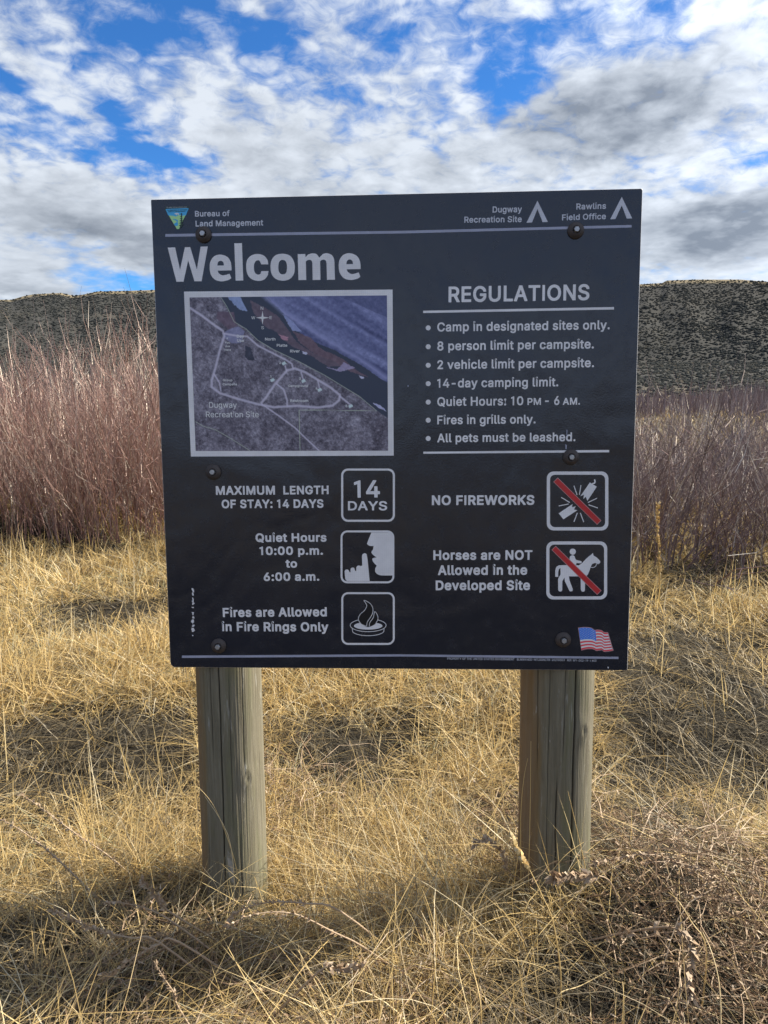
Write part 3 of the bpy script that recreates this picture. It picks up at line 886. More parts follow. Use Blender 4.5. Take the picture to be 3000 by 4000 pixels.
GLYPHS = {
'light': {
'#': (446, [[61,-5,59,3,81,135,9,135,5,143,13,191,17,197,91,199,109,311,37,311,35,319,44,371,120,375,141,505,145,514,197,514,203,511,182,375,297,373,321,511,325,514,381,513,361,375,433,372,426,315,421,311,353,311,349,307,332,199,405,195,396,139,393,135,321,135,299,-1,293,-5,241,-5,237,-1,257,123,257,135,145,135,141,129,120,-1,117,-5], [153,198,170,307,173,311,285,311,287,307,269,198]]),
'-': (459, [[113,183,109,187,109,243,113,249,342,247,342,187,337,183]]),
'0': (459, [[191,-9,163,-1,126,20,95,52,73,88,55,140,46,192,43,252,46,316,55,368,72,416,87,444,112,476,143,500,175,513,211,520,243,520,282,512,311,499,327,488,358,456,379,421,397,372,407,316,410,256,407,192,397,136,380,88,358,52,341,32,309,8,271,-7,227,-12], [207,56,186,64,167,78,149,100,134,128,123,164,116,204,114,252,116,300,127,361,143,400,155,420,177,440,191,448,227,455,251,452,275,440,297,420,312,396,327,357,336,312,339,256,337,208,324,140,311,111,297,88,275,69,251,57,239,55]]),
'1': (356, [[159,-5,155,-1,155,427,151,429,59,397,55,403,55,455,203,514,219,514,221,-1,215,-5]]),
'2': (459, [[63,-5,59,-1,60,51,279,287,305,327,315,363,315,383,311,399,304,415,291,431,255,451,223,455,187,448,159,431,149,419,137,395,131,358,63,357,63,391,74,431,90,459,107,477,127,493,171,514,207,520,243,520,275,515,307,502,347,473,374,431,382,407,386,375,380,327,362,287,319,229,164,63,391,62,394,59,394,-1,391,-5]]),
'3': (459, [[175,-8,147,-1,115,12,78,40,64,56,48,88,39,132,43,137,111,137,119,111,132,88,159,68,195,56,231,55,263,62,291,76,310,96,320,116,324,132,324,156,316,184,307,200,293,216,275,228,259,235,215,242,155,243,152,248,152,300,154,304,277,444,271,447,67,447,65,512,375,514,375,456,234,296,275,292,312,280,339,264,367,237,386,204,397,164,397,128,390,92,383,76,359,43,343,28,311,7,259,-9,219,-12]]),
'9': (459, [[127,-5,127,6,257,195,227,190,199,190,167,197,135,209,119,219,97,239,87,251,74,275,62,315,59,331,59,371,66,407,79,437,99,466,127,491,156,507,191,517,223,521,247,520,279,513,299,506,330,487,355,463,373,435,391,387,393,367,393,331,387,297,378,267,363,236,334,187,203,-5], [203,251,179,260,169,267,155,279,144,295,132,327,130,351,132,375,143,407,167,435,199,452,215,455,239,455,275,442,304,415,316,391,320,375,322,339,319,321,304,287,275,261,259,253,239,249]]),
':': (194, [[77,-6,61,4,49,19,45,35,49,63,53,71,77,89,93,92,113,90,125,83,141,63,146,43,143,23,137,11,117,-5,105,-9], [85,286,65,295,53,307,45,327,45,347,55,367,73,382,93,387,113,385,133,371,141,359,146,335,144,319,125,294,105,286]]),
'A': (486, [[15,-5,11,3,196,511,199,514,279,514,467,5,467,-3,391,-3,339,137,143,137,138,135,87,-5], [163,207,239,434,279,309,316,207,311,204,167,204]]),
'B': (462, [[59,-5,55,-1,55,511,59,514,263,513,295,508,331,496,359,476,379,455,392,431,400,403,403,359,392,319,368,287,332,267,376,243,395,224,413,195,420,167,423,135,420,107,411,75,395,50,375,29,342,11,311,1,247,-5], [131,62,131,225,271,224,291,220,311,209,331,191,339,179,350,147,347,115,335,93,315,77,303,70,267,63], [131,290,131,447,239,447,275,443,306,427,323,407,330,383,329,355,323,335,295,306,275,296,255,292]]),
'C': (516, [[223,-8,167,9,147,20,111,49,76,92,55,136,40,192,35,252,40,316,54,372,76,416,103,451,130,476,167,499,215,515,267,521,299,519,343,509,371,498,399,480,427,456,460,408,474,368,477,344,405,344,395,374,369,412,347,429,315,444,279,451,251,450,219,443,187,427,163,409,139,379,122,344,112,304,108,252,113,204,122,164,139,129,163,100,199,74,235,62,279,58,323,68,363,91,379,108,395,134,405,164,475,165,478,160,471,128,451,85,426,52,392,24,367,9,315,-8,267,-12]]),
'D': (508, [[59,-5,55,-1,55,511,59,514,255,512,311,502,359,481,394,455,426,415,449,367,461,319,467,255,461,191,447,137,424,91,399,61,373,39,331,15,303,6,251,-4], [131,62,131,447,243,446,299,433,331,414,355,390,374,359,387,323,393,279,393,231,387,187,374,151,355,119,335,99,299,77,239,63]]),
'E': (425, [[59,-5,55,-1,55,511,59,514,375,514,375,447,131,447,131,291,355,291,360,287,360,227,355,224,131,224,130,63,375,62,380,59,379,-3]]),
'F': (416, [[59,-5,55,-1,55,511,59,514,371,514,374,511,374,451,371,447,131,447,131,283,347,283,351,279,351,219,347,216,131,216,130,-1,127,-5]]),
'G': (526, [[223,-8,191,0,167,10,131,31,93,68,67,108,46,164,36,220,36,284,40,316,54,372,64,396,91,438,127,475,167,500,203,512,263,521,299,519,343,509,371,496,395,483,419,463,442,436,460,408,472,380,479,348,475,344,407,344,387,384,367,410,339,432,311,444,283,450,251,450,231,447,199,436,170,416,147,392,127,356,116,324,109,276,109,232,115,188,130,148,140,128,159,104,187,81,219,66,267,58,299,61,335,72,359,87,391,124,403,152,409,192,279,195,278,256,279,260,283,261,481,260,483,200,479,152,467,111,455,87,429,52,396,24,355,3,319,-7,271,-12]]),
'H': (523, [[59,-5,55,-1,55,511,59,514,127,514,130,511,131,294,383,294,387,295,387,511,391,514,459,514,462,511,462,23,462,-1,459,-5,391,-5,387,-1,387,227,131,227,130,-1,127,-5]]),
'I': (182, [[59,-5,55,-1,55,511,59,514,119,514,121,-1,115,-5]]),
'L': (399, [[59,-5,55,-1,55,511,59,514,127,514,130,511,130,63,363,62,366,59,366,-1,363,-5]]),
'M': (634, [[59,-5,55,-1,55,511,59,514,151,514,157,511,288,175,315,91,348,191,471,511,475,514,571,514,571,-5,503,-5,499,-1,499,399,447,253,359,28,343,-5,287,-5,281,-1,161,299,127,396,127,-1,123,-5]]),
'N': (529, [[59,-5,55,-1,55,511,59,514,135,514,141,511,355,175,395,104,394,511,399,514,467,513,467,-3,383,-3,187,303,127,406,130,319,130,-1,127,-5]]),
'O': (539, [[223,-8,167,9,147,20,111,49,76,92,55,136,40,192,35,252,38,304,54,372,67,399,91,437,123,470,147,489,191,509,239,519,267,521,295,519,343,509,387,489,423,460,447,431,471,391,488,340,497,284,495,208,487,164,469,112,443,72,407,35,367,9,319,-7,267,-12], [247,60,215,67,176,88,149,116,135,136,123,162,114,192,109,232,109,276,115,319,123,346,148,392,162,408,187,428,219,443,251,450,283,450,327,438,359,420,372,408,396,376,411,344,422,304,425,256,422,208,411,164,398,136,375,104,359,89,315,66,283,59]]),
'P': (451, [[59,-5,55,-1,55,511,59,514,259,513,299,506,336,491,363,473,386,447,401,419,409,391,414,351,412,315,395,263,375,235,355,216,328,199,303,189,259,182,131,180,130,-1,127,-5], [131,247,131,447,259,445,293,435,318,415,328,399,338,371,339,335,328,295,311,273,291,258,267,251,235,247]]),
'R': (455, [[59,-5,55,-1,55,511,59,514,259,513,312,503,339,492,376,463,399,427,408,403,414,371,414,335,408,299,387,255,365,231,324,207,323,203,431,6,431,-5,351,-5,243,193,135,193,130,191,130,-1,127,-5], [131,261,131,447,247,447,271,444,295,435,311,425,324,411,336,383,340,339,329,303,311,281,287,268,263,262]]),
'S': (453, [[177,-10,121,6,79,34,59,58,44,86,35,118,33,138,37,142,105,142,109,138,117,106,128,90,142,78,161,66,177,60,225,54,257,57,281,63,318,86,330,102,338,122,341,138,336,162,321,183,293,200,257,214,158,242,117,261,96,274,81,286,58,318,48,350,48,390,55,422,70,450,93,476,119,494,149,508,189,518,229,521,269,518,317,503,362,474,381,452,396,426,404,394,405,374,333,374,330,390,319,414,297,434,269,447,225,454,177,446,145,428,129,409,122,394,120,374,123,358,135,338,165,316,213,298,313,269,365,240,394,210,408,178,413,154,410,106,399,74,380,46,354,22,325,6,289,-7,269,-11,225,-14]]),
'T': (455, [[191,-5,188,-1,187,447,31,447,27,451,27,511,31,514,419,514,422,511,422,451,419,447,263,447,262,-1,259,-5]]),
'U': (523, [[215,-10,191,-5,151,10,119,32,91,61,64,111,59,131,55,171,55,511,59,514,123,514,129,511,129,179,132,151,142,123,163,93,191,72,227,59,275,57,303,62,327,72,343,83,367,107,380,135,388,179,388,511,391,514,459,514,462,511,462,171,458,131,444,91,425,59,402,35,381,19,347,2,327,-5,283,-12]]),
'V': (486, [[203,-5,187,30,11,511,15,514,83,514,89,511,199,203,239,79,243,77,271,167,390,511,395,514,467,513,468,507,463,493,283,-1,279,-5]]),
'W': (692, [[151,-3,11,511,15,514,83,514,87,511,171,187,191,99,195,95,216,187,303,514,379,514,385,511,467,199,491,95,495,99,598,511,603,514,671,514,675,511,536,3,531,-5,455,-5,450,-1,359,335,343,407,327,335,235,-1,231,-5]]),
'Y': (478, [[199,-3,197,207,15,500,11,511,15,514,95,513,202,339,235,278,239,280,263,327,376,511,379,514,459,513,460,507,455,498,274,207,273,-1,267,-5]]),
'a': (395, [[125,-10,101,-4,75,10,57,24,37,52,28,78,25,106,27,134,36,158,57,185,93,207,145,220,245,233,261,239,269,246,271,254,265,290,257,303,241,315,221,323,197,326,161,321,137,310,115,290,101,269,40,286,37,288,36,294,50,322,66,342,85,359,121,377,145,384,181,389,221,388,261,379,289,365,315,342,331,314,338,290,342,250,342,-2,337,-5,273,-4,272,34,269,36,249,14,211,-6,161,-14], [169,50,129,57,104,78,97,94,97,110,99,122,108,138,133,154,245,173,269,180,269,122,264,106,253,87,233,68,213,57]]),
'c': (402, [[173,-10,145,-3,109,15,84,35,60,67,43,103,32,147,29,187,33,235,43,275,60,311,82,339,112,363,133,375,161,384,205,389,241,387,273,379,305,362,321,350,348,319,360,299,367,275,361,271,301,257,289,283,279,295,269,305,249,317,225,324,205,325,181,322,157,312,141,299,125,279,113,255,105,227,101,187,103,163,113,119,131,87,149,70,169,58,201,51,225,52,265,67,293,99,301,122,365,107,368,99,357,71,344,51,327,31,301,11,265,-5,237,-11,205,-13]]),
'e': (410, [[173,-10,145,-2,109,15,84,35,60,67,37,119,32,151,29,187,34,239,47,283,60,311,99,355,129,373,165,385,205,389,241,387,268,379,293,368,321,346,342,323,362,283,371,251,376,215,376,167,373,164,105,164,102,159,103,147,113,112,129,87,153,66,173,57,213,51,245,55,269,65,289,83,305,110,365,96,369,95,370,91,357,59,342,39,301,7,273,-5,229,-13], [105,226,103,231,105,243,117,275,141,302,169,319,205,325,229,323,253,315,267,303,281,287,293,267,303,231,301,226]]),
'g': (431, [[165,-153,133,-145,97,-129,62,-96,50,-80,46,-68,53,-62,101,-36,109,-42,117,-56,133,-70,165,-87,197,-92,221,-91,241,-89,265,-80,289,-62,303,-36,306,-4,305,56,289,36,265,16,245,7,209,0,169,2,141,8,114,20,90,36,69,57,59,72,49,90,37,124,29,192,32,236,42,276,64,320,84,344,109,366,141,381,161,386,197,389,237,385,278,364,305,333,308,336,309,382,373,384,377,380,377,-28,374,-48,365,-74,343,-108,317,-128,293,-141,261,-150,225,-155], [205,64,169,70,133,92,117,116,109,136,103,164,101,192,103,220,109,248,126,284,140,300,157,313,181,322,205,325,249,316,269,302,280,288,291,272,300,248,307,200,303,148,295,124,282,100,269,86,249,72]]),
'i': (173, [[52,-5,48,-1,48,379,52,384,116,384,119,379,119,-1,116,-5], [68,482,56,487,44,500,36,523,38,539,52,559,68,569,84,571,100,569,112,563,127,547,131,531,129,511,112,487,92,480]]),
'n': (416, [[52,-5,48,-1,50,383,116,383,117,343,120,336,135,355,150,367,168,377,198,387,236,389,260,387,288,378,308,367,328,349,346,323,359,279,362,239,360,-5,292,-3,291,235,287,267,276,291,260,308,236,320,208,324,180,320,156,308,130,279,123,263,119,239,119,-1,116,-5]]),
'o': (421, [[173,-10,145,-3,109,15,84,35,60,67,43,103,32,147,29,187,33,235,43,275,60,311,85,342,113,364,149,381,185,388,217,389,249,385,282,375,309,360,336,335,357,307,372,275,383,235,386,187,382,139,372,103,355,67,333,37,305,14,284,3,249,-9,209,-13], [181,55,161,62,139,79,125,95,113,119,103,163,101,187,105,227,118,267,130,287,149,306,181,322,205,325,233,322,257,312,273,301,298,267,310,231,314,203,314,175,310,147,297,107,277,79,261,66,245,58,221,52,201,51]]),
'r': (265, [[52,-5,48,-1,50,383,116,383,117,347,120,342,137,363,161,379,196,389,244,389,248,383,248,319,244,317,204,321,168,313,156,307,140,293,124,268,119,247,119,-1,116,-5]]),
't': (233, [[137,-6,109,3,89,16,74,35,64,59,60,91,60,319,57,322,5,322,1,327,3,383,57,384,60,387,60,471,61,475,65,476,130,475,133,384,205,384,209,379,207,323,137,322,131,319,131,91,137,67,149,59,161,55,205,59,218,-1,181,-9]]),
'u': (416, [[148,-7,120,2,92,21,73,42,57,74,48,118,48,382,119,382,119,146,122,114,133,90,150,70,172,59,200,55,228,59,252,70,273,90,284,110,291,142,291,382,360,384,362,-2,356,-5,296,-5,293,-2,292,46,284,34,260,12,232,-2,216,-7,184,-10]]),
'w': (573, [[134,-3,20,371,20,383,91,383,155,155,170,91,199,207,248,383,320,383,398,95,414,163,476,383,548,383,549,375,530,311,435,3,430,-5,366,-5,363,-1,302,211,286,279,282,279,281,275,204,-1,198,-5]]),
'y': (395, [[60,-147,44,-144,42,-138,58,-82,100,-85,124,-74,139,-50,157,-2,19,358,12,382,89,382,196,82,220,160,300,382,376,382,369,358,216,-42,193,-94,172,-120,152,-136,136,-143,104,-150]]),
' ': (193, []),
},
'medium': {
'-': (476, [[99,173,95,181,95,253,103,262,343,263,350,261,356,253,356,181,347,169,107,169]]),
'.': (211, [[71,-21,49,-7,36,9,31,25,31,57,36,73,49,89,71,104,87,106,119,104,142,89,154,73,160,49,158,17,143,-6,127,-18,111,-23]]),
'0': (476, [[185,-23,153,-14,117,7,85,39,59,82,43,126,32,182,29,262,33,333,43,382,59,426,83,466,101,487,135,514,173,529,221,535,257,533,297,523,317,514,337,500,369,468,394,426,411,378,421,326,424,262,421,182,411,130,394,82,369,40,340,10,317,-6,277,-21,237,-26], [217,70,197,76,181,87,169,98,154,122,146,142,134,186,128,254,133,318,141,354,154,386,169,410,185,425,209,438,229,440,245,437,267,426,284,410,299,386,318,330,323,294,325,254,323,214,317,174,306,138,294,114,277,91,257,77,233,69]]),
'1': (373, [[145,-15,141,-7,141,405,137,408,69,383,49,384,41,393,41,461,49,470,193,527,225,528,235,517,235,-7,233,-13,225,-19,153,-19]]),
'2': (476, [[49,-15,45,-7,45,57,265,295,284,321,292,337,301,369,297,393,289,408,277,421,249,436,213,439,184,429,161,409,150,385,146,353,140,345,57,343,47,353,47,389,55,425,68,453,89,482,116,505,165,528,205,534,257,533,285,528,317,515,345,496,361,481,379,457,392,429,397,413,400,377,400,353,393,317,372,273,330,217,199,77,401,75,408,65,407,-11,397,-19,57,-19]]),
'3': (476, [[169,-22,136,-14,94,6,53,44,30,90,25,122,25,142,28,146,37,151,120,150,128,142,132,122,139,106,153,91,177,77,197,71,221,69,253,75,273,84,287,94,298,106,306,122,310,142,309,154,302,178,293,192,281,205,265,215,253,220,213,228,149,229,138,238,139,310,244,430,237,433,59,434,51,442,51,518,61,528,381,528,391,518,390,450,268,310,309,298,337,285,365,263,389,234,403,206,411,170,411,118,403,82,388,54,365,26,321,-6,285,-19,261,-24,209,-26]]),
'4': (476, [[269,-17,263,-7,261,86,29,87,21,97,21,165,229,521,237,528,321,528,330,517,329,497,145,185,149,182,261,182,264,329,273,337,353,337,362,325,362,185,365,182,421,182,429,177,432,169,432,97,429,91,421,86,363,85,362,-7,357,-16,353,-19]]),
'5': (476, [[177,-23,129,-7,89,20,76,34,57,62,45,90,41,122,42,142,53,149,133,148,140,142,152,106,169,88,185,78,201,73,221,69,237,71,265,82,279,94,295,114,307,146,308,162,304,190,296,210,277,234,265,243,233,256,209,257,189,253,161,243,137,227,57,234,49,241,48,262,77,518,83,526,89,528,377,527,385,518,385,442,381,437,373,433,173,433,169,430,159,346,161,341,177,347,205,352,265,351,308,338,337,320,362,298,386,266,406,214,410,170,409,134,398,86,377,50,353,21,307,-10,285,-18,249,-25,213,-26]]),
'6': (476, [[185,-23,145,-11,116,6,89,32,66,62,52,98,45,134,45,186,51,218,68,266,90,306,237,524,245,528,333,527,341,518,340,498,228,334,281,329,313,320,343,302,370,278,389,250,405,202,408,142,400,94,377,46,351,18,321,-4,289,-18,253,-25,217,-26], [213,70,185,81,166,98,149,130,144,162,152,194,173,225,197,240,229,246,266,234,292,210,305,182,308,154,305,134,297,114,278,90,265,80,241,70,225,68]]),
'8': (476, [[177,-23,125,-7,90,14,56,50,36,94,33,158,41,194,67,238,99,266,99,270,77,294,59,326,52,354,52,406,61,438,72,462,93,486,124,510,149,522,185,532,233,535,269,532,317,516,345,499,371,474,393,434,401,390,396,338,378,298,353,270,354,266,385,238,400,218,409,198,418,170,419,110,411,78,396,50,372,22,341,0,313,-13,273,-23,217,-26], [209,70,179,78,161,89,148,102,139,118,135,138,139,158,153,184,181,205,221,216,253,212,273,204,288,194,303,178,312,162,317,142,313,118,297,94,273,78,245,70], [213,310,197,314,177,326,163,342,152,374,156,394,170,418,189,431,217,440,245,438,273,426,289,410,300,378,297,358,283,334,262,318,241,310]]),
':': (211, [[71,-21,49,-7,36,9,31,25,31,57,36,73,49,89,71,104,87,106,119,104,142,89,154,73,160,49,158,17,143,-6,127,-18,111,-23], [79,272,55,283,36,305,31,321,33,361,47,383,71,399,87,401,119,399,143,384,158,361,160,345,158,313,143,289,127,278,111,272]]),
'A': (503, [[1,-15,-3,-7,0,17,183,521,193,528,289,526,294,521,305,492,478,21,482,9,481,-11,473,-19,385,-19,381,-16,377,-11,329,122,153,123,149,119,100,-15,93,-19,9,-19], [185,220,237,380,241,378,294,221,289,218,189,218]]),
'B': (479, [[45,-15,41,-7,42,521,53,528,249,528,289,525,341,509,369,489,389,468,401,450,414,413,417,353,413,329,400,301,380,277,369,269,405,237,417,220,430,193,436,161,437,129,434,97,425,67,408,41,385,17,353,-1,321,-13,257,-19,53,-19], [145,76,145,211,241,212,277,207,301,196,313,186,330,161,335,141,330,117,317,97,296,85,257,77], [145,304,145,433,233,433,261,430,289,420,298,413,310,397,316,377,315,361,305,337,285,319,261,308,237,304]]),
'C': (533, [[217,-22,161,-6,137,8,97,41,61,87,40,130,26,186,22,214,21,262,26,326,40,378,64,426,97,468,137,501,161,514,209,529,261,535,309,533,341,525,377,513,413,489,439,466,466,430,480,402,489,374,492,338,481,329,397,330,389,338,381,366,357,401,337,417,309,429,277,436,257,436,209,422,181,404,161,382,144,354,129,314,123,270,123,238,130,194,142,158,161,126,196,94,225,80,269,72,289,74,313,81,337,92,353,104,371,126,385,153,389,170,397,178,484,178,492,170,492,150,474,94,449,54,426,30,393,6,372,-6,337,-19,317,-23,257,-26]]),
'D': (525, [[45,-15,41,-7,42,521,53,528,233,528,273,525,317,517,347,505,385,483,406,465,439,425,463,377,476,321,481,245,476,185,462,133,439,85,409,49,385,28,361,12,313,-8,257,-18,229,-19,53,-19], [145,76,145,433,237,432,293,418,321,402,341,381,361,349,372,317,378,281,379,241,374,201,361,161,345,133,333,119,317,106,289,90,233,77]]),
'E': (442, [[45,-15,41,-7,42,521,53,528,385,526,391,517,391,445,389,439,381,433,145,433,145,305,365,305,374,293,374,221,369,213,361,210,145,210,144,77,385,76,394,65,393,-12,385,-19,53,-19]]),
'F': (433, [[45,-15,41,-7,42,521,53,528,381,527,388,517,388,445,381,434,145,433,144,429,145,297,357,296,365,285,364,209,353,202,145,202,143,-11,133,-19,53,-19]]),
'G': (543, [[217,-22,161,-5,137,7,117,22,81,58,52,102,32,158,22,214,22,290,26,326,37,369,52,406,80,450,117,488,157,512,205,529,257,535,305,533,341,525,377,511,405,495,438,466,463,434,480,402,493,358,492,338,481,330,397,331,390,338,379,366,363,390,343,410,321,423,289,434,261,436,241,434,209,423,181,404,161,382,144,354,129,314,123,270,123,238,130,194,142,158,153,138,172,114,196,94,211,86,229,79,261,73,309,78,333,89,364,114,385,148,393,178,270,182,264,190,264,262,267,270,277,275,485,275,497,266,497,190,493,142,479,98,457,61,425,27,389,1,349,-16,325,-22,277,-26]]),
'H': (540, [[45,-15,41,-7,42,521,53,528,133,528,143,521,145,308,369,308,373,309,374,521,385,528,469,527,476,517,476,-7,473,-14,465,-19,385,-19,374,-11,373,213,145,213,143,-11,133,-19,53,-19]]),
'I': (199, [[45,-15,41,-7,41,517,46,525,53,528,125,528,135,517,135,-7,133,-13,125,-19,53,-19]]),
'L': (416, [[45,-15,41,-7,41,517,46,525,53,528,133,528,139,525,144,517,144,77,373,75,380,65,379,-11,369,-19,53,-19]]),
'M': (651, [[45,-15,41,-7,41,517,45,524,53,528,161,528,170,521,313,147,317,148,333,197,458,521,469,528,577,528,582,525,587,517,587,-7,583,-15,577,-19,497,-19,486,-11,485,309,485,301,481,300,361,-10,357,-15,349,-19,277,-19,268,-11,147,293,141,301,141,309,140,-11,129,-19,53,-19]]),
'N': (546, [[45,-15,41,-7,42,521,53,528,145,528,150,525,377,168,380,177,380,517,389,528,469,528,477,525,482,517,481,-12,473,-19,377,-19,372,-15,182,281,145,345,143,-11,133,-19,53,-19]]),
'O': (556, [[217,-22,161,-6,137,8,97,41,61,87,40,130,26,186,22,214,21,262,26,326,40,378,64,426,97,468,137,501,185,523,233,533,281,535,325,529,373,514,417,486,453,450,483,402,500,354,511,294,511,214,505,174,493,130,469,82,437,41,397,8,373,-6,313,-23,257,-26], [253,74,225,80,196,94,173,112,156,134,144,154,129,194,123,238,123,270,129,314,135,334,144,354,171,394,195,414,213,424,241,433,269,436,301,431,337,415,361,396,381,370,397,337,408,294,410,238,408,214,398,174,381,138,361,113,337,94,309,80,277,73]]),
'P': (468, [[45,-15,41,-7,42,521,53,528,265,527,309,519,345,504,373,485,398,457,416,425,425,393,428,357,426,317,420,285,408,253,387,225,362,201,317,177,265,168,145,166,143,-11,133,-19,53,-19], [145,261,145,433,253,431,285,421,306,405,319,381,325,345,318,313,311,297,301,285,277,270,245,263]]),
'Q': (556, [[389,-66,349,-14,301,-25,233,-25,205,-20,156,-3,117,23,83,57,64,81,41,129,26,185,22,217,21,261,26,321,41,381,65,428,98,469,137,501,181,522,233,533,273,535,325,529,373,514,397,501,437,468,470,425,492,381,501,353,511,293,511,221,507,185,501,157,483,105,455,61,433,37,485,-35,486,-59,477,-67], [257,73,225,80,197,93,162,125,144,153,131,189,122,257,126,297,133,327,143,353,163,385,183,405,209,422,241,433,269,436,293,433,326,421,352,405,370,385,384,365,398,333,408,293,411,253,408,213,398,177,382,141,369,123,324,177,237,178,229,173,226,169,226,149,281,77,277,73]]),
'R': (472, [[45,-15,41,-7,42,521,53,528,265,527,309,520,345,507,369,491,388,473,401,457,416,429,422,413,428,381,428,329,421,289,399,245,377,221,345,197,445,13,446,-11,437,-19,341,-18,335,-11,233,178,149,179,144,177,143,-11,133,-19,53,-19], [145,275,145,433,241,433,261,430,288,421,311,401,322,377,326,349,317,313,299,293,285,284,253,276]]),
'S': (470, [[171,-24,135,-16,103,-2,71,20,53,40,35,68,26,92,19,128,20,148,23,152,31,156,115,155,122,148,130,116,147,94,179,76,223,69,267,75,303,95,322,120,326,136,323,152,311,170,287,186,255,198,175,220,127,238,106,248,71,274,47,305,39,324,33,364,37,412,42,432,59,462,83,488,118,512,143,522,179,532,219,535,275,532,328,516,359,497,383,475,395,460,411,432,420,388,420,368,417,364,411,359,327,359,318,368,316,384,307,403,291,418,266,432,227,439,195,436,179,430,156,416,142,400,136,384,137,364,151,344,179,327,323,282,363,261,389,240,414,208,424,176,427,132,423,96,413,68,392,36,367,12,335,-7,300,-20,275,-25,215,-28]]),
'T': (472, [[181,-18,174,-7,173,433,21,434,13,445,14,521,25,528,429,527,436,517,436,445,429,434,277,433,275,-11,265,-19]]),
'U': (540, [[209,-24,181,-18,157,-10,125,7,107,21,77,53,58,85,49,109,41,165,42,521,53,528,133,528,142,521,143,185,148,149,167,113,189,92,225,75,265,71,297,76,330,93,353,115,369,149,374,185,375,521,385,528,469,527,476,517,476,165,469,112,451,69,431,41,410,21,385,3,357,-11,333,-19,293,-26,249,-27]]),
'Y': (495, [[189,-16,184,-7,184,197,-2,497,-2,521,9,528,97,528,105,525,237,311,367,525,373,528,465,528,474,517,473,497,287,197,286,-11,277,-19,193,-19]]),
'a': (412, [[119,-24,95,-18,67,-4,47,12,23,44,14,72,11,100,13,140,18,156,25,172,41,192,55,204,83,220,147,236,235,247,251,252,256,260,250,284,239,298,215,309,195,311,175,309,155,302,139,291,112,256,91,255,31,272,23,280,22,300,35,328,54,352,75,371,107,388,135,398,175,403,219,403,259,396,289,384,315,364,335,340,349,308,356,260,355,-11,347,-19,267,-19,259,-12,255,-1,235,-13,199,-25,151,-28], [151,68,131,75,114,92,111,104,115,120,122,128,143,140,175,148,255,160,255,128,245,104,231,87,215,76,195,68,171,65]]),
'b': (447, [[186,-24,162,-15,134,4,130,-11,122,-19,46,-19,35,-11,34,517,42,527,122,528,132,521,134,372,158,390,194,402,258,402,294,394,326,378,366,340,388,305,402,265,409,197,406,133,388,73,369,41,354,23,326,-1,294,-17,254,-26,206,-27], [202,69,174,83,154,105,137,145,132,197,136,225,144,253,160,281,174,295,194,305,226,310,258,300,274,288,288,269,298,249,305,225,309,181,298,129,286,105,274,89,258,77,238,69,214,66]]),
'c': (419, [[163,-24,123,-11,90,9,59,40,38,73,23,113,16,157,16,217,22,257,30,285,48,321,74,353,107,379,139,394,179,402,227,403,259,399,283,391,311,378,349,345,376,301,381,285,380,265,375,260,363,256,311,243,295,243,286,249,276,273,267,285,258,293,235,306,203,310,187,308,167,299,143,277,123,237,117,209,116,185,118,161,126,129,143,98,159,82,179,71,203,66,223,67,255,80,272,97,286,129,295,136,315,136,375,120,381,113,382,93,370,61,350,33,327,10,291,-12,271,-20,227,-27]]),
'd': (447, [[155,-24,115,-11,83,12,56,41,31,86,18,133,15,181,18,241,29,285,46,321,70,353,99,378,135,395,167,402,231,402,263,392,291,372,293,521,303,528,383,527,391,517,390,-11,379,-19,303,-19,295,-11,291,5,269,-11,243,-23,219,-27], [187,69,159,82,135,110,123,139,118,161,116,205,126,249,144,281,169,301,187,308,207,310,223,308,243,299,259,288,271,273,281,253,291,213,291,165,285,137,277,117,271,105,255,87,243,77,227,70,211,66]]),
'e': (427, [[167,-24,139,-17,107,-3,72,25,47,57,29,93,19,133,15,181,19,241,31,286,43,313,60,337,87,366,119,386,155,398,199,403,251,400,283,390,311,375,335,355,362,321,381,277,388,241,389,157,379,150,119,150,123,129,135,107,154,85,175,73,195,68,219,66,255,76,275,93,291,120,299,124,315,124,375,110,384,101,384,81,374,57,351,25,319,-1,295,-14,267,-22,235,-27], [123,240,122,245,127,259,138,277,151,290,176,305,203,310,223,309,251,296,269,277,280,257,284,241]]),
'f': (277, [[67,-16,62,-7,62,305,59,308,-1,308,-10,313,-13,317,-13,389,-5,397,59,398,62,401,62,453,67,477,87,509,115,532,135,542,171,548,203,549,239,544,255,539,262,529,262,513,245,457,235,449,219,449,195,454,179,451,167,441,161,421,163,398,235,398,244,393,247,389,247,317,235,308,167,308,161,305,160,-11,151,-19,71,-19]]),
'g': (448, [[155,-167,123,-158,99,-148,59,-118,37,-90,32,-78,32,-62,35,-55,91,-22,111,-22,143,-57,171,-73,199,-78,231,-75,259,-65,279,-47,288,-30,292,14,271,1,243,-10,219,-14,167,-13,151,-11,119,0,87,18,71,32,55,50,37,78,24,114,19,138,15,182,16,222,18,246,29,286,46,322,72,354,99,378,135,395,171,402,231,402,259,394,291,374,295,390,303,398,383,397,391,386,391,-38,377,-86,355,-118,331,-138,302,-154,271,-163,235,-169,199,-170], [187,81,155,95,132,122,122,146,117,170,117,214,122,238,132,262,151,289,167,300,183,307,211,310,243,301,259,289,276,266,289,230,292,178,282,134,269,110,259,98,243,87,227,82,207,79]]),
'h': (433, [[38,-15,34,-7,34,517,39,525,46,528,122,528,128,525,133,517,134,375,154,388,191,401,266,401,294,392,318,380,342,358,359,333,370,301,376,249,375,-11,366,-19,286,-19,278,-11,277,225,274,257,264,281,250,296,230,306,206,310,182,304,163,293,145,273,137,253,133,229,132,-11,122,-19,46,-19]]),
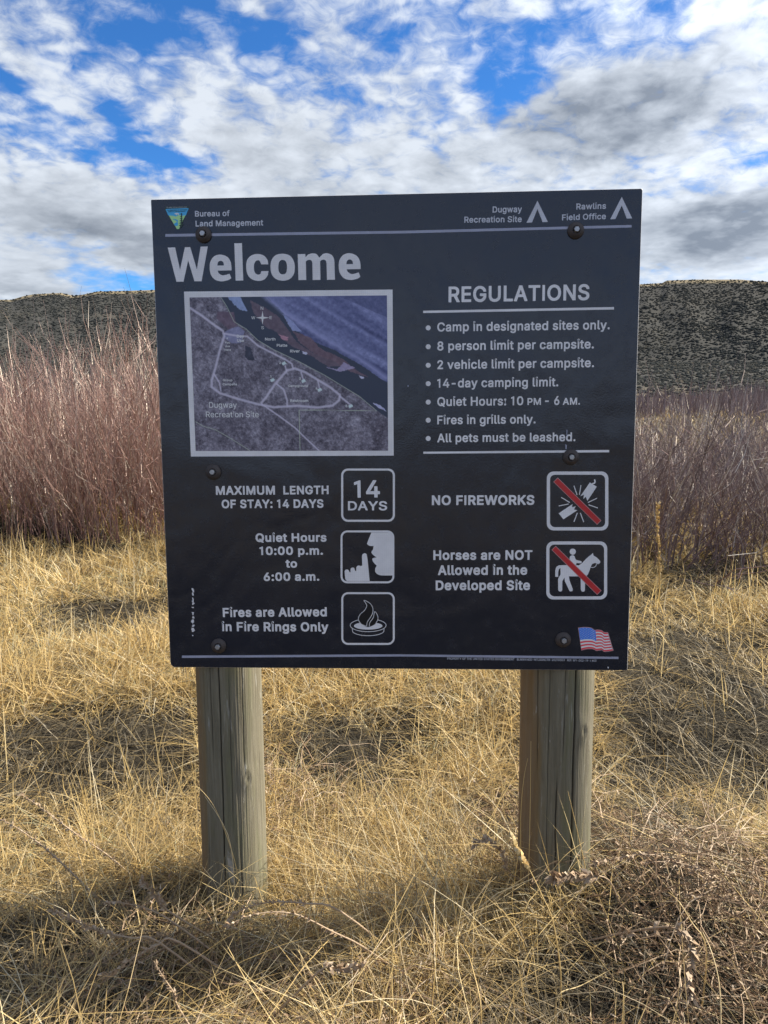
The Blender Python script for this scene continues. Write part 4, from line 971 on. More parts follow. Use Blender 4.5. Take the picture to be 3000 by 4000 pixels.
'i': (190, [[38,-15,34,-7,34,389,46,398,122,398,130,393,133,385,132,-11,122,-19,46,-19], [62,468,44,477,25,501,22,517,25,549,39,569,62,583,78,585,106,583,129,569,141,553,145,541,145,513,141,497,124,477,114,471,98,466]]),
'l': (212, [[98,-18,70,-5,57,7,41,31,34,59,34,519,46,528,122,528,133,519,134,87,138,75,146,71,178,73,186,68,200,11,199,-9,190,-16,162,-21]]),
'm': (633, [[38,-15,34,-7,34,389,41,397,122,398,130,391,134,377,154,391,186,403,246,404,271,397,286,389,302,376,318,357,350,382,382,398,418,405,458,405,486,399,510,389,532,373,550,353,570,313,575,277,576,-7,570,-17,486,-19,478,-11,476,261,472,277,462,294,442,306,422,311,402,309,378,296,363,277,356,257,354,-7,350,-15,342,-19,266,-19,256,-11,254,265,249,281,238,296,222,305,202,311,182,308,158,295,139,269,134,249,132,-11,122,-19,46,-19]]),
'n': (433, [[38,-15,34,-7,34,389,37,393,46,398,122,398,130,391,134,375,154,388,186,400,202,403,250,403,282,397,318,380,342,357,359,333,366,317,373,285,376,249,374,-13,366,-19,286,-19,278,-11,277,225,274,257,264,281,250,296,230,306,206,310,182,304,163,293,145,273,137,253,133,229,132,-11,122,-19,46,-19]]),
'o': (438, [[163,-24,123,-11,90,9,59,40,38,73,23,113,16,157,16,217,24,265,35,297,59,336,88,365,119,386,139,394,179,402,235,402,275,395,311,378,341,353,367,321,385,285,397,241,400,197,397,137,391,110,384,89,367,55,343,25,311,-2,275,-18,239,-26,199,-27], [187,69,167,77,151,89,143,98,130,121,117,165,117,209,127,249,139,272,151,287,179,305,195,309,215,310,247,300,263,288,278,269,288,249,296,221,300,181,289,129,267,92,248,77,235,71,211,66]]),
'p': (447, [[38,-158,34,-150,35,390,46,398,122,398,130,390,134,372,166,394,206,403,274,400,310,387,341,366,368,338,389,302,401,266,408,218,408,158,402,114,389,74,367,38,340,10,310,-11,274,-23,210,-27,182,-23,154,-10,134,4,132,-154,122,-162,46,-162], [202,69,186,75,170,86,152,110,136,150,132,198,142,248,160,282,174,295,194,305,226,310,258,300,274,288,286,272,298,250,305,226,309,182,298,129,287,106,275,90,258,77,238,69,214,66]]),
'r': (282, [[38,-15,34,-7,34,389,46,398,122,398,130,391,134,381,154,393,178,401,206,404,254,402,262,393,260,309,250,303,206,306,178,300,151,281,137,257,133,237,132,-11,122,-19,46,-19]]),
's': (388, [[133,-24,101,-15,77,-3,57,12,38,33,25,57,17,85,18,105,21,109,25,112,85,126,105,125,113,117,122,93,137,77,153,70,181,65,213,70,233,80,245,95,247,109,239,121,229,127,101,164,70,181,57,193,37,221,29,249,29,297,35,321,48,345,69,367,93,383,116,393,165,403,225,402,253,395,277,385,295,373,317,351,329,333,342,301,343,281,337,273,277,258,257,259,229,300,205,311,189,313,169,311,145,300,134,289,128,277,136,261,157,249,274,217,293,208,321,186,333,173,346,145,350,113,347,73,337,47,321,24,297,3,269,-13,241,-22,209,-27,157,-27]]),
't': (250, [[127,-20,103,-12,78,5,64,21,50,49,46,85,46,305,43,308,-5,309,-13,317,-13,389,-5,397,43,398,46,401,46,481,55,490,137,489,145,481,147,398,211,398,223,389,223,317,220,313,211,308,151,308,145,305,145,97,150,77,159,71,171,69,211,73,219,67,231,13,232,-7,223,-17,191,-23]]),
'u': (433, [[138,-20,102,-6,78,12,58,36,41,72,34,112,36,392,46,398,122,398,131,392,135,124,141,108,158,85,170,77,198,70,222,73,250,88,269,116,275,136,278,390,283,396,290,398,370,396,376,388,375,-12,366,-19,290,-19,280,-12,278,6,254,-10,226,-20,174,-24]]),
'v': (412, [[150,-17,142,-5,-2,369,-2,389,10,398,94,398,100,393,194,137,289,393,298,398,382,397,390,389,390,369,244,-11,234,-19]]),
'w': (590, [[124,-16,120,-11,112,13,4,369,4,389,8,394,16,398,96,398,104,392,168,164,172,165,236,393,244,398,328,397,336,385,396,161,464,393,472,398,552,398,561,393,564,389,564,369,452,3,444,-15,436,-19,360,-19,350,-11,284,223,217,-11,208,-19,128,-19]]),
'x': (402, [[6,-15,2,-7,4,13,128,193,10,369,10,389,13,393,22,398,112,397,190,277,270,397,358,398,366,395,371,389,370,367,251,193,375,13,377,-7,374,-14,366,-19,274,-17,190,110,102,-18,14,-19]]),
'y': (412, [[50,-161,34,-156,28,-148,29,-128,42,-76,50,-68,70,-67,90,-71,110,-63,120,-52,130,-32,140,0,-1,368,0,392,10,398,94,398,101,392,194,136,288,392,298,398,382,397,390,388,389,368,223,-68,206,-103,178,-136,146,-156,110,-164,70,-164]]),
' ': (207, []),
},
'bold': {
'.': (223, [[66,-30,42,-15,27,4,22,20,22,60,26,76,42,97,66,113,106,115,126,112,150,96,166,71,169,52,167,12,152,-12,130,-28,114,-32]]),
'0': (488, [[180,-32,148,-23,108,1,76,34,58,61,44,91,28,145,21,209,21,297,27,357,40,406,62,453,89,489,112,510,132,524,172,539,240,544,284,539,324,522,361,493,391,453,412,409,426,357,432,305,432,209,426,149,411,97,395,61,376,32,340,-3,304,-24,264,-34,216,-35], [212,81,192,91,177,105,164,126,152,154,139,217,139,289,150,349,172,397,196,420,212,428,228,431,252,423,268,412,281,397,296,368,307,333,314,289,314,221,301,153,289,125,276,105,260,91,244,82,228,78]]),
'1': (385, [[140,-25,132,-12,132,392,128,394,72,374,42,376,32,388,32,464,35,472,44,479,189,536,228,537,240,530,244,520,244,-12,240,-21,228,-28,148,-28]]),
'4': (488, [[264,-26,254,-12,253,76,24,78,12,92,12,172,224,531,236,537,324,537,332,533,339,524,338,492,162,192,253,192,254,332,264,344,360,345,371,332,371,192,428,191,440,180,441,92,437,84,428,77,371,76,371,-12,368,-19,360,-27]]),
'6': (488, [[180,-32,140,-20,108,0,81,25,57,57,43,93,36,129,36,189,41,221,60,273,82,313,228,530,240,537,336,537,349,525,349,493,247,345,252,342,300,335,332,322,374,289,397,257,410,225,416,189,416,125,409,89,395,57,384,39,356,9,328,-12,296,-26,260,-34,212,-35], [212,80,192,89,173,105,160,129,154,161,161,189,180,217,200,230,228,236,253,229,272,217,283,205,293,185,299,157,293,129,282,109,272,98,260,88,236,79,228,78]]),
':': (223, [[66,-30,42,-15,27,4,22,20,22,60,26,76,42,97,66,113,106,115,126,112,150,96,166,71,169,52,167,12,152,-12,130,-28,114,-32], [74,263,50,274,27,300,22,316,22,356,26,372,42,393,66,408,106,410,126,407,150,392,166,367,169,348,167,308,150,281,126,266,114,263]]),
'A': (515, [[-4,-25,-11,-16,-11,16,173,524,180,533,188,537,292,536,304,524,490,16,490,-16,476,-28,384,-28,376,-25,368,-16,320,114,160,114,112,-16,106,-24,96,-28,4,-28], [200,227,199,232,226,312,240,345,281,228]]),
'D': (537, [[40,-25,32,-12,32,520,35,528,48,537,236,537,272,534,296,532,328,523,364,508,392,490,416,469,449,428,471,384,485,328,490,244,485,180,469,124,448,80,415,40,388,17,344,-7,316,-17,264,-27,232,-28,48,-28], [156,85,153,88,153,420,156,424,232,423,288,409,316,392,335,372,352,345,364,309,369,276,370,244,364,200,351,164,336,138,324,125,284,99,224,86]]),
'E': (454, [[40,-25,32,-12,32,524,40,533,48,537,388,536,400,524,400,440,397,432,388,425,156,424,153,420,153,320,156,314,368,314,380,305,383,296,383,216,372,202,154,200,153,88,156,85,391,84,403,72,402,-16,388,-28,48,-28]]),
'F': (445, [[40,-25,32,-12,32,524,40,533,48,537,385,536,397,524,397,440,393,432,384,424,156,424,153,420,153,308,360,306,374,292,373,204,360,193,154,192,152,-16,140,-28,48,-28]]),
'G': (555, [[212,-31,156,-14,132,-2,112,13,71,53,43,97,23,153,13,209,12,273,17,329,23,357,42,409,72,457,112,497,156,523,200,538,252,544,316,541,356,531,387,517,412,502,448,471,476,433,492,401,502,361,501,333,488,321,392,322,381,333,370,361,356,383,347,393,324,410,292,423,272,427,244,424,213,413,188,397,170,377,153,349,139,309,132,265,132,241,139,197,152,161,166,137,180,121,200,104,216,95,232,88,264,82,304,87,328,98,349,113,368,138,381,169,272,171,260,177,255,185,255,269,260,278,272,284,492,284,502,277,506,269,506,185,502,137,488,93,464,54,432,19,395,-7,352,-26,320,-32,256,-35]]),
'H': (552, [[40,-25,32,-12,32,520,35,528,48,537,136,537,144,534,152,525,153,320,156,317,360,317,364,320,364,524,372,533,380,537,468,537,476,534,484,525,485,520,485,-12,481,-20,472,-28,380,-28,372,-25,365,-16,364,204,156,204,153,200,152,-16,140,-28,48,-28]]),
'I': (211, [[40,-25,32,-12,32,524,40,533,48,537,128,537,140,530,144,520,144,-12,140,-21,128,-28,48,-28]]),
'K': (502, [[40,-25,32,-12,32,520,35,528,48,537,136,537,144,534,152,525,153,336,156,330,348,536,460,537,468,533,476,524,475,492,285,288,285,284,476,16,477,-12,473,-20,464,-28,360,-28,352,-25,196,193,192,192,153,148,153,-12,149,-20,140,-28,48,-28]]),
'L': (428, [[40,-25,32,-12,32,524,40,533,48,537,140,537,150,528,153,520,153,88,156,85,376,85,389,72,389,-12,382,-24,372,-28,48,-28]]),
'M': (663, [[40,-25,32,-12,32,520,38,532,48,537,164,537,177,528,316,176,451,528,464,537,580,537,590,532,596,520,596,-12,592,-21,580,-28,492,-28,484,-25,477,-16,476,256,476,248,472,247,369,-16,360,-26,272,-28,262,-20,152,252,149,-16,136,-28,48,-28]]),
'N': (558, [[40,-25,32,-12,32,520,35,528,48,537,148,537,158,532,368,203,371,212,371,524,384,537,476,537,484,533,491,520,491,-12,488,-20,476,-28,372,-28,364,-22,156,304,153,296,152,-16,140,-28,48,-28]]),
'O': (568, [[212,-31,156,-15,112,14,72,53,46,93,31,125,23,153,13,209,13,297,19,337,32,385,56,433,91,477,132,510,180,532,228,542,280,544,332,538,380,522,424,494,461,457,491,409,510,357,520,297,520,209,513,165,500,121,478,77,444,33,400,-2,380,-14,356,-22,308,-34,248,-35], [248,84,229,89,200,103,179,121,161,145,148,170,139,197,132,241,132,265,144,329,153,349,176,385,200,405,216,414,248,425,272,427,304,419,332,406,352,391,372,365,388,332,395,309,399,289,401,241,399,217,388,177,373,145,352,118,332,103,304,89,272,82]]),
'Q': (568, [[384,-75,344,-26,304,-34,228,-34,200,-29,151,-12,112,14,73,52,55,76,32,124,17,180,12,240,15,312,31,384,55,432,90,476,132,510,180,532,228,542,280,544,332,538,380,522,424,494,460,458,492,408,502,384,510,356,520,300,521,240,516,180,509,148,492,100,464,56,446,36,495,-32,495,-64,488,-73,480,-76], [252,84,228,89,200,103,180,120,167,136,152,160,140,193,133,236,132,264,144,329,152,348,172,380,200,405,216,414,245,424,268,427,296,422,332,406,352,391,372,365,388,332,396,304,401,244,399,220,389,180,368,139,337,180,328,187,232,187,221,180,217,172,217,144,262,84]]),
'R': (484, [[40,-25,32,-12,32,524,40,533,48,537,248,537,300,532,332,524,349,516,380,495,406,468,420,444,431,416,437,384,437,320,430,284,408,240,383,212,359,196,359,192,455,16,455,-16,448,-25,440,-28,336,-27,326,-16,227,168,156,170,153,164,152,-16,140,-28,48,-28], [156,283,153,288,153,420,156,424,236,424,260,420,283,412,304,393,313,372,317,352,307,316,292,300,280,293,252,285]]),
'S': (482, [[166,-33,130,-25,94,-9,66,11,40,39,22,71,13,103,10,151,14,158,26,165,118,165,130,155,139,123,152,103,170,91,190,83,222,78,262,84,294,101,313,127,316,139,314,147,303,163,282,177,250,189,162,214,122,229,86,249,63,267,36,303,25,339,24,387,28,419,40,451,62,482,90,506,122,525,166,539,194,543,238,544,282,540,314,532,346,518,378,495,402,468,419,439,424,423,429,391,429,363,426,359,414,350,322,350,310,362,302,391,290,406,262,423,230,430,194,425,166,411,148,387,145,379,147,367,159,351,185,335,326,292,366,271,397,247,422,215,434,179,436,127,432,91,420,59,402,31,372,3,338,-17,302,-30,282,-34,210,-37]]),
'T': (484, [[176,-27,168,-19,165,-12,164,424,16,425,7,432,4,440,4,524,12,533,20,537,432,537,442,528,445,520,445,440,436,427,428,424,288,424,285,420,284,-16,272,-28]]),
'U': (552, [[204,-33,176,-27,152,-19,120,-2,100,13,68,48,49,80,40,103,32,160,32,524,40,533,48,537,136,537,144,533,152,524,152,192,158,152,174,120,196,100,228,85,264,80,299,88,332,108,349,128,362,164,365,192,365,524,372,533,380,537,472,537,482,528,485,520,485,160,477,104,460,64,440,36,416,12,396,-2,360,-21,340,-28,296,-35,248,-36]]),
'W': (721, [[136,-25,128,-16,125,-8,-10,488,-12,524,-6,532,4,537,96,537,108,527,192,206,196,209,280,527,292,537,396,536,408,524,492,200,576,525,584,534,592,537,684,537,692,532,698,524,697,492,558,-12,552,-23,544,-28,440,-28,428,-16,344,294,337,276,257,-16,244,-28,144,-28]]),
'X': (509, [[-2,-25,-9,-16,-9,16,162,260,2,492,1,520,4,528,13,536,18,537,122,535,130,527,238,367,354,533,362,537,458,537,466,533,474,524,473,492,315,264,483,16,484,-12,480,-20,470,-28,370,-28,362,-25,238,153,234,151,110,-25,102,-28,6,-28]]),
'Y': (507, [[184,-25,175,-12,175,192,-11,492,-12,524,-4,533,4,537,104,537,112,533,236,333,360,533,368,537,472,536,483,524,482,492,296,192,295,-16,288,-25,280,-28,192,-28]]),
'a': (424, [[114,-33,78,-22,54,-7,30,15,14,39,5,67,2,95,3,131,8,159,17,179,33,199,70,225,110,239,238,258,245,263,241,279,231,291,210,300,182,300,162,294,145,283,131,267,125,255,116,247,86,246,20,267,13,279,14,307,27,335,46,359,70,380,106,399,130,407,170,412,230,411,274,401,302,387,334,360,350,335,359,311,365,263,364,-17,350,-28,262,-28,250,-17,226,-28,198,-35,146,-37], [166,75,142,80,127,91,121,103,128,119,146,131,174,138,247,147,241,119,222,93,194,78]]),
'd': (459, [[150,-33,110,-20,72,8,49,32,36,52,19,88,9,128,6,200,9,248,21,292,38,327,62,360,94,387,126,403,162,411,222,412,258,405,282,392,283,520,286,528,298,537,386,537,397,528,400,520,399,-16,386,-28,298,-28,282,-15,258,-29,222,-36], [206,76,190,79,170,87,148,108,132,144,125,188,126,208,134,241,150,272,174,292,206,301,238,290,258,274,276,236,283,192,277,144,262,111,238,86]]),
'e': (439, [[162,-33,118,-20,82,3,52,32,29,68,14,108,7,152,7,224,15,268,27,304,38,325,70,364,98,386,134,403,170,411,230,412,254,409,282,401,316,384,342,363,370,327,386,292,397,248,399,228,398,152,386,141,134,141,131,140,133,132,146,108,162,92,186,80,214,75,230,77,255,88,267,100,281,124,290,132,326,131,378,119,386,115,393,104,393,76,383,52,358,17,326,-9,298,-24,270,-32,242,-36], [138,249,135,252,145,268,162,285,182,296,206,301,218,300,245,288,260,272,271,252,266,249]]),
'g': (460, [[150,-175,118,-167,94,-157,50,-124,28,-95,23,-83,23,-55,26,-50,34,-42,86,-13,118,-13,148,-47,170,-61,198,-68,226,-66,254,-56,270,-43,278,-27,282,-6,258,-16,222,-23,146,-20,122,-13,95,1,66,23,50,39,37,57,22,89,14,113,7,153,7,229,9,249,19,289,38,328,64,361,94,387,130,404,162,411,222,412,258,405,282,393,298,407,386,407,398,397,400,389,400,-39,396,-63,388,-87,362,-126,336,-147,306,-164,274,-173,238,-178,194,-179], [198,89,182,93,162,103,142,126,129,161,125,197,131,233,148,269,170,290,190,298,206,301,238,292,252,281,267,261,279,229,284,189,280,161,273,137,258,112,246,101,230,93]]),
'h': (445, [[33,-25,25,-12,25,524,33,533,41,537,129,537,142,524,143,396,197,412,257,412,285,407,325,387,350,364,369,336,379,308,384,264,385,-12,378,-24,369,-28,281,-28,269,-16,268,220,265,252,257,272,245,287,225,297,209,300,185,294,168,284,153,266,144,240,141,-16,129,-28,41,-28]]),
'i': (202, [[33,-25,25,-12,25,392,33,404,41,407,129,407,138,400,142,392,141,-16,129,-28,41,-28], [57,459,37,469,23,484,16,496,13,512,15,552,24,568,33,578,57,592,97,594,113,591,133,579,149,560,154,544,154,504,150,492,130,468,117,461,105,457]]),
'l': (224, [[93,-27,65,-14,49,1,32,26,25,54,25,522,33,534,41,537,129,537,141,525,143,90,145,84,149,81,185,82,193,76,197,70,209,18,209,-10,197,-24,165,-30]]),
'm': (645, [[33,-25,25,-12,25,392,34,404,41,407,125,407,141,395,165,407,185,413,249,413,281,404,297,394,321,372,345,391,381,408,413,414,465,414,492,408,513,399,537,382,561,356,579,316,585,268,585,-12,577,-25,569,-28,481,-28,469,-16,467,256,459,280,453,288,429,300,417,302,401,298,384,288,371,272,365,252,363,-12,356,-24,349,-28,261,-28,247,-16,245,260,240,276,233,286,221,295,201,301,181,296,162,284,148,264,143,244,141,-16,129,-28,41,-28]]),
'n': (445, [[33,-25,25,-12,26,396,34,404,41,407,125,407,133,403,141,393,165,404,197,412,253,412,285,407,325,387,349,365,369,336,378,312,382,288,385,252,385,-12,382,-20,369,-28,285,-28,277,-25,269,-16,268,220,265,252,257,272,245,287,225,297,209,300,185,294,168,284,153,266,144,240,141,-16,129,-28,41,-28]]),
'o': (450, [[158,-33,118,-20,82,3,52,32,29,68,14,108,7,152,7,224,14,268,29,308,52,344,82,373,117,396,154,408,194,412,242,411,278,404,314,388,349,360,377,324,395,288,406,248,409,200,408,152,402,112,395,88,375,48,349,16,314,-12,278,-27,242,-35,194,-36], [202,76,174,85,151,104,133,140,126,172,125,192,133,236,152,272,178,293,194,299,210,301,242,291,263,272,279,244,287,216,291,188,287,160,279,132,262,101,234,81,210,75]]),
'p': (459, [[33,-168,25,-155,25,393,33,403,41,407,125,407,135,401,141,392,165,404,205,412,277,409,313,397,349,373,375,345,397,309,411,269,417,225,417,153,411,109,398,69,377,34,361,15,329,-11,297,-27,261,-35,201,-36,169,-29,145,-16,142,-23,142,-155,138,-163,129,-171,41,-171], [213,77,189,85,173,97,164,109,153,129,147,149,141,193,149,237,156,257,166,273,185,290,209,299,221,301,253,291,273,273,289,245,296,221,300,189,296,157,289,133,273,104,261,92,242,81,221,76]]),
'r': (294, [[33,-25,25,-12,26,396,34,404,41,407,125,407,141,397,169,409,185,412,237,413,261,410,271,396,269,304,257,294,209,297,181,291,157,273,146,252,142,232,141,-16,129,-28,41,-28]]),
's': (400, [[128,-33,96,-24,68,-9,48,6,29,28,16,52,8,80,8,108,12,115,20,121,80,135,108,135,121,124,129,100,140,88,156,80,180,74,208,79,219,84,232,93,238,104,232,113,216,122,116,147,96,155,65,172,48,187,28,216,20,244,19,288,25,324,40,351,60,373,88,392,112,402,160,412,216,412,256,405,280,395,302,380,331,348,352,304,352,276,347,268,340,263,284,250,252,250,241,260,235,276,224,290,208,299,188,304,168,300,152,293,144,286,139,276,148,265,172,254,264,232,284,224,300,216,328,194,350,164,358,136,359,92,355,64,345,40,328,16,308,-2,276,-21,240,-32,212,-36,152,-36]]),
't': (262, [[122,-28,102,-23,70,-2,55,16,41,44,37,80,37,296,34,299,-10,300,-22,312,-21,396,-10,406,36,408,37,484,41,492,50,499,142,498,154,484,154,408,218,407,228,400,232,392,232,316,229,308,218,299,158,299,154,296,154,104,158,84,162,81,170,79,214,82,228,72,241,16,241,-12,230,-25,206,-31,154,-32]]),
'u': (445, [[133,-29,105,-19,72,3,49,31,33,67,25,107,26,395,33,404,41,407,129,407,141,395,142,159,145,127,149,114,162,95,173,87,197,79,217,82,245,98,261,122,265,139,268,155,269,395,281,407,373,406,382,399,385,391,384,-17,376,-25,369,-28,285,-28,277,-24,269,-13,245,-25,225,-30,169,-33]]),
'v': (424, [[145,-26,136,-16,-11,364,-10,396,-2,404,5,407,97,407,108,400,193,168,197,171,281,400,293,407,389,405,399,392,399,364,253,-16,241,-28]]),
'w': (602, [[119,-25,111,-16,-5,364,-5,392,3,404,11,407,99,407,111,400,166,208,171,202,224,392,235,406,327,407,340,400,344,392,393,212,399,202,450,384,456,400,467,407,559,407,569,400,573,392,573,364,463,5,456,-16,451,-23,443,-28,355,-28,343,-20,283,183,224,-20,211,-28,127,-28]]),
'y': (424, [[45,-170,29,-165,19,-153,19,-125,34,-69,45,-59,73,-58,93,-61,105,-54,116,-37,129,-1,-10,363,-10,395,-3,404,5,407,97,407,109,399,193,169,197,172,280,399,293,407,389,405,398,395,398,363,233,-70,217,-105,201,-128,184,-145,165,-159,149,-166,117,-173,65,-173]]),
' ': (216, []),
},
}


FONTS = {}
for weight, letters in GLYPHS.items():
    fd = {}
    for ch, (adv, outlines) in letters.items():
        loops = [list(zip(l_[0::2], l_[1::2])) for l_ in outlines]
        tris = tessellate_polygon([[Vector((p[0], p[1], 0)) for p in l_] for l_ in loops]) if loops else []
        fd[ch] = (adv, [p for l_ in loops for p in l_], tris)
    FONTS[weight] = fd
OFFS = {'light': 5, 'medium': 19, 'bold': 28, 'heavy': 38}
for i, (body, p0, p1, cap, mat, bd, level, name, ref) in enumerate(texts):
    wk = 'light' if bd < 0.005 else ('medium' if bd < 0.021 else ('bold' if bd < 0.032 else 'heavy'))
    fd, off = FONTS[wk], OFFS[wk]
    V_, T_, pen = [], [], 0
    for ch in body:
        adv, pts_, tris = fd[ch]; b_ = len(V_)
        V_ += [(pen + x_, y_ + off) for x_, y_ in pts_]; T_ += [(b_ + a_, b_ + c_, b_ + d_) for a_, c_, d_ in tris]
        pen += adv
    co = np.array(V_, float)
    xa, xb = co[:, 0].min(), co[:, 0].max()
    e = (p1 - p0); wid = np.linalg.norm(e); e = e / wid; up = np.array([-e[1], e[0]])
    lx = (co[:, 0] - xa) / (xb - xa) * wid; ly = co[:, 1] / (509 + 2 * off) * cap
    uv = p0 + lx[:, None] * e + ly[:, None] * up
    co = np.stack([uv[:, 0], np.full(len(uv), FRONT - 0.00025 * level), uv[:, 1]], -1)
    o = link(name, tri_mesh(name, co, np.array(T_)), mat, panel)
    if name != 'map_lettering': o['label'] = 'the words "%s"' % body

# --- the large heading, outlines drawn letter by letter
h1, h2 = LM((650, 940), 0.24111), LM((1030, 940), 0.24111)


def letter_e(f, dx, dy):
    o_ = smooth([(708, 430), (722, 340), (780, 262), (880, 232), (990, 268), (1046, 345), (1062, 440)], 5) + [(1062, 488), (837, 492)] + \
        smooth([(852, 530), (905, 566), (965, 562), (1032, 541)], 4) + [(1058, 615)] + smooth([(1010, 645), (905, 665), (800, 640), (732, 565), (708, 470)], 5)[:-1]
    i_ = smooth([(833, 410), (840, 365), (862, 340), (888, 334), (914, 342), (934, 370), (938, 408)], 4)
    return [[f(x + dx, y + dy) for x, y in o_], [f(x + dx, y + dy) for x, y in i_]]


wel = [[mp2(h1, [(30, 120), (150, 116), (230, 482), (308, 114), (394, 111), (503, 474), (562, 104), (679, 101), (578, 664), (463, 664), (361, 326), (286, 671), (172, 672)])],
       letter_e(h1, 0, 0), [mp2(h1, [(1107, 50), (1230, 48), (1252, 652), (1129, 654)])],
       [mp2(h2, [(80, 390), (-36, 391)] + smooth([(-40, 372), (-62, 332), (-88, 324), (-122, 338), (-146, 380), (-152, 440), (-142, 510), (-112, 548), (-76, 556), (-44, 540), (-34, 500)], 4) +
                [(84, 497)] + smooth([(74, 565), (20, 632), (-70, 658), (-180, 634), (-252, 560), (-277, 440), (-262, 320), (-190, 246), (-85, 222), (10, 250), (66, 318), (80, 388)], 4)[:-1])],
       [mp2(h2, smooth([(117, 440), (130, 330), (195, 245), (310, 218), (430, 250), (493, 340), (508, 440), (492, 550), (425, 628), (318, 655), (205, 628), (136, 550)], 4, True)),
        mp2(h2, smooth([(242, 440), (252, 360), (280, 326), (312, 319), (350, 330), (375, 370), (383, 440), (374, 510), (352, 543), (315, 552), (276, 542), (252, 505)], 4, True))],
       [mp2(h2, [(556, 226), (677, 223), (683, 275)] + smooth([(725, 230), (790, 213), (860, 225), (903, 283)], 4) + smooth([(950, 228), (1020, 210), (1095, 232), (1138, 290), (1150, 370)], 4)[1:] +
                [(1157, 638), (1029, 640), (1022, 370)] + smooth([(1012, 330), (980, 315), (940, 322), (918, 342)], 3) + [(924, 641), (798, 643), (793, 370)] +
                smooth([(783, 332), (750, 317), (712, 324), (687, 345)], 3) + [(694, 643), (568, 645)])],
       letter_e(h2, 510, -22)]
for g_ in wel: decal("heading_lettering", [g_], white_m)

# --- rules, frames, tents
f1, f2, f3, f4, f5, f6 = (LM(*c_) for c_ in (c1, c2, c3, c4, c5, c6))
decal("header_rule", [[f1(113, 325), f1(1659, 304), f1(1659, 321), f1(113, 343)], [f2(32, 304), f2(1502, 266), f2(1502, 283), f2(32, 321)]], dim_m)
decal("header_rule", [[f2(154, 821), f2(1388, 797), f2(1388, 813), f2(154, 836)]], white_m)
decal("header_rule", [[f4(127, 975), f4(1379, 963), f4(1379, 979), f4(127, 989)]], white_m)
decal("footer_rule", [[f5(125, 1346), f5(1590, 1337), f5(1590, 1352), f5(125, 1362)], [f6(0, 1337), f6(1476, 1354), f6(1476, 1369), f6(0, 1352)]], dim_m)
for ap, l0, l1, r0, r1, ia in (((893, 110), (822, 252), (858, 250), (926, 248), (960, 247), (893, 163)), ((1438, 85), (1363, 230), (1397, 228), (1470, 225), (1505, 224), (1438, 140))):
    decal("tent_symbol", [[f2(*p) for p in (ap, l0, l1, ia, r0, r1)]], header_m)
for y in (141, 268, 393, 517, 641, 763, 886):
    decal("bullet", [mp2(f4, ell(160, y, 17, 17, 16))], white_m)
for f, bx_, st in ((f5, (1198, 86, 1560, 445), 14), (f5, (1194, 503, 1556, 859), 13), (f5, (1199, 919, 1559, 1274), 13),
                   (f6, (993, 106, 1408, 503), 22), (f6, (990, 577, 1400, 968), 21)):
    x0, y0, x1, y1 = bx_
    decal("pictogram_border", [[mp2(f, rrect(x0, y0, x1, y1, 46)), mp2(f, rrect(x0 + st, y0 + st, x1 - st, y1 - st, 33))]], white_m)
# hush pictogram
face = smooth([(1402, 517), (1386, 555), (1372, 592)], 4) + smooth([(1372, 595), (1390, 607), (1417, 608)], 4)[1:] + \
    smooth([(1412, 632), (1402, 652), (1418, 672), (1437, 685)], 4) + smooth([(1420, 687), (1408, 694), (1414, 715), (1437, 740)], 4) + \
    smooth([(1428, 758), (1427, 778), (1440, 796), (1470, 806), (1543, 806)], 4) + [(1543.5, 540), (1535, 522), (1520, 517)]
decal("pictogram", [mp2(f5, face)], white_m, label='profile of a face on the quiet hours pictogram')
hand = [(1342, 820), (1342, 790), (1336, 765)] + [(1340, 740), (1338, 675)] + smooth([(1342, 663), (1357, 656), (1370, 664)], 4) + \
    [(1376, 700), (1383, 770), (1390, 844.5)] + [(1236, 844.5), (1226, 830), (1221, 780)] + smooth([(1225, 770), (1236, 766), (1248, 771), (1255, 784), (1261, 784), (1262, 762), (1272, 753), (1285, 756), (1293, 775), (1299, 775), (1301, 750), (1314, 739), (1329, 743)], 3)
decal("pictogram", [mp2(f5, hand[3:])], white_m, label='hand with a raised finger on the quiet hours pictogram')
# fire ring pictogram
decal("pictogram", strip(mp2(f5, ell(1380, 1142, 121, 43, 40)), 0.0016, True) +
      strip(mp2(f5, [(1272, 1160), (1275, 1182)] + ell(1380, 1178, 107, 34, 20, 172, 8) + [(1485, 1182), (1488, 1160)]), 0.0016) +
      [mp2(f5, ell(1380, 1146, 96, 25, 32))], white_m, label='fire ring pan pictogram')
decal("pictogram", [mp2(f5, smooth([(1352, 974), (1372, 1005), (1360, 1040), (1325, 1070), (1314, 1100), (1330, 1130), (1368, 1152), (1394, 1150), (1428, 1132), (1446, 1100), (1442, 1072), (1424, 1050), (1414, 1062), (1412, 1020), (1388, 990)], 5, True))], black_m, 2)
decal("pictogram", strip(mp2(f5, smooth([(1368, 1148), (1332, 1132), (1314, 1100), (1326, 1068), (1358, 1038), (1370, 1006), (1352, 974), (1390, 992), (1410, 1022), (1410, 1060), (1390, 1096), (1374, 1120), (1370, 1148)], 5)), 0.0015) +
      strip(mp2(f5, smooth([(1388, 1148), (1392, 1122), (1414, 1090), (1424, 1050), (1442, 1074), (1445, 1102), (1430, 1130)], 5)), 0.0015), white_m, 3, label='flame outline on the fire ring pictogram')
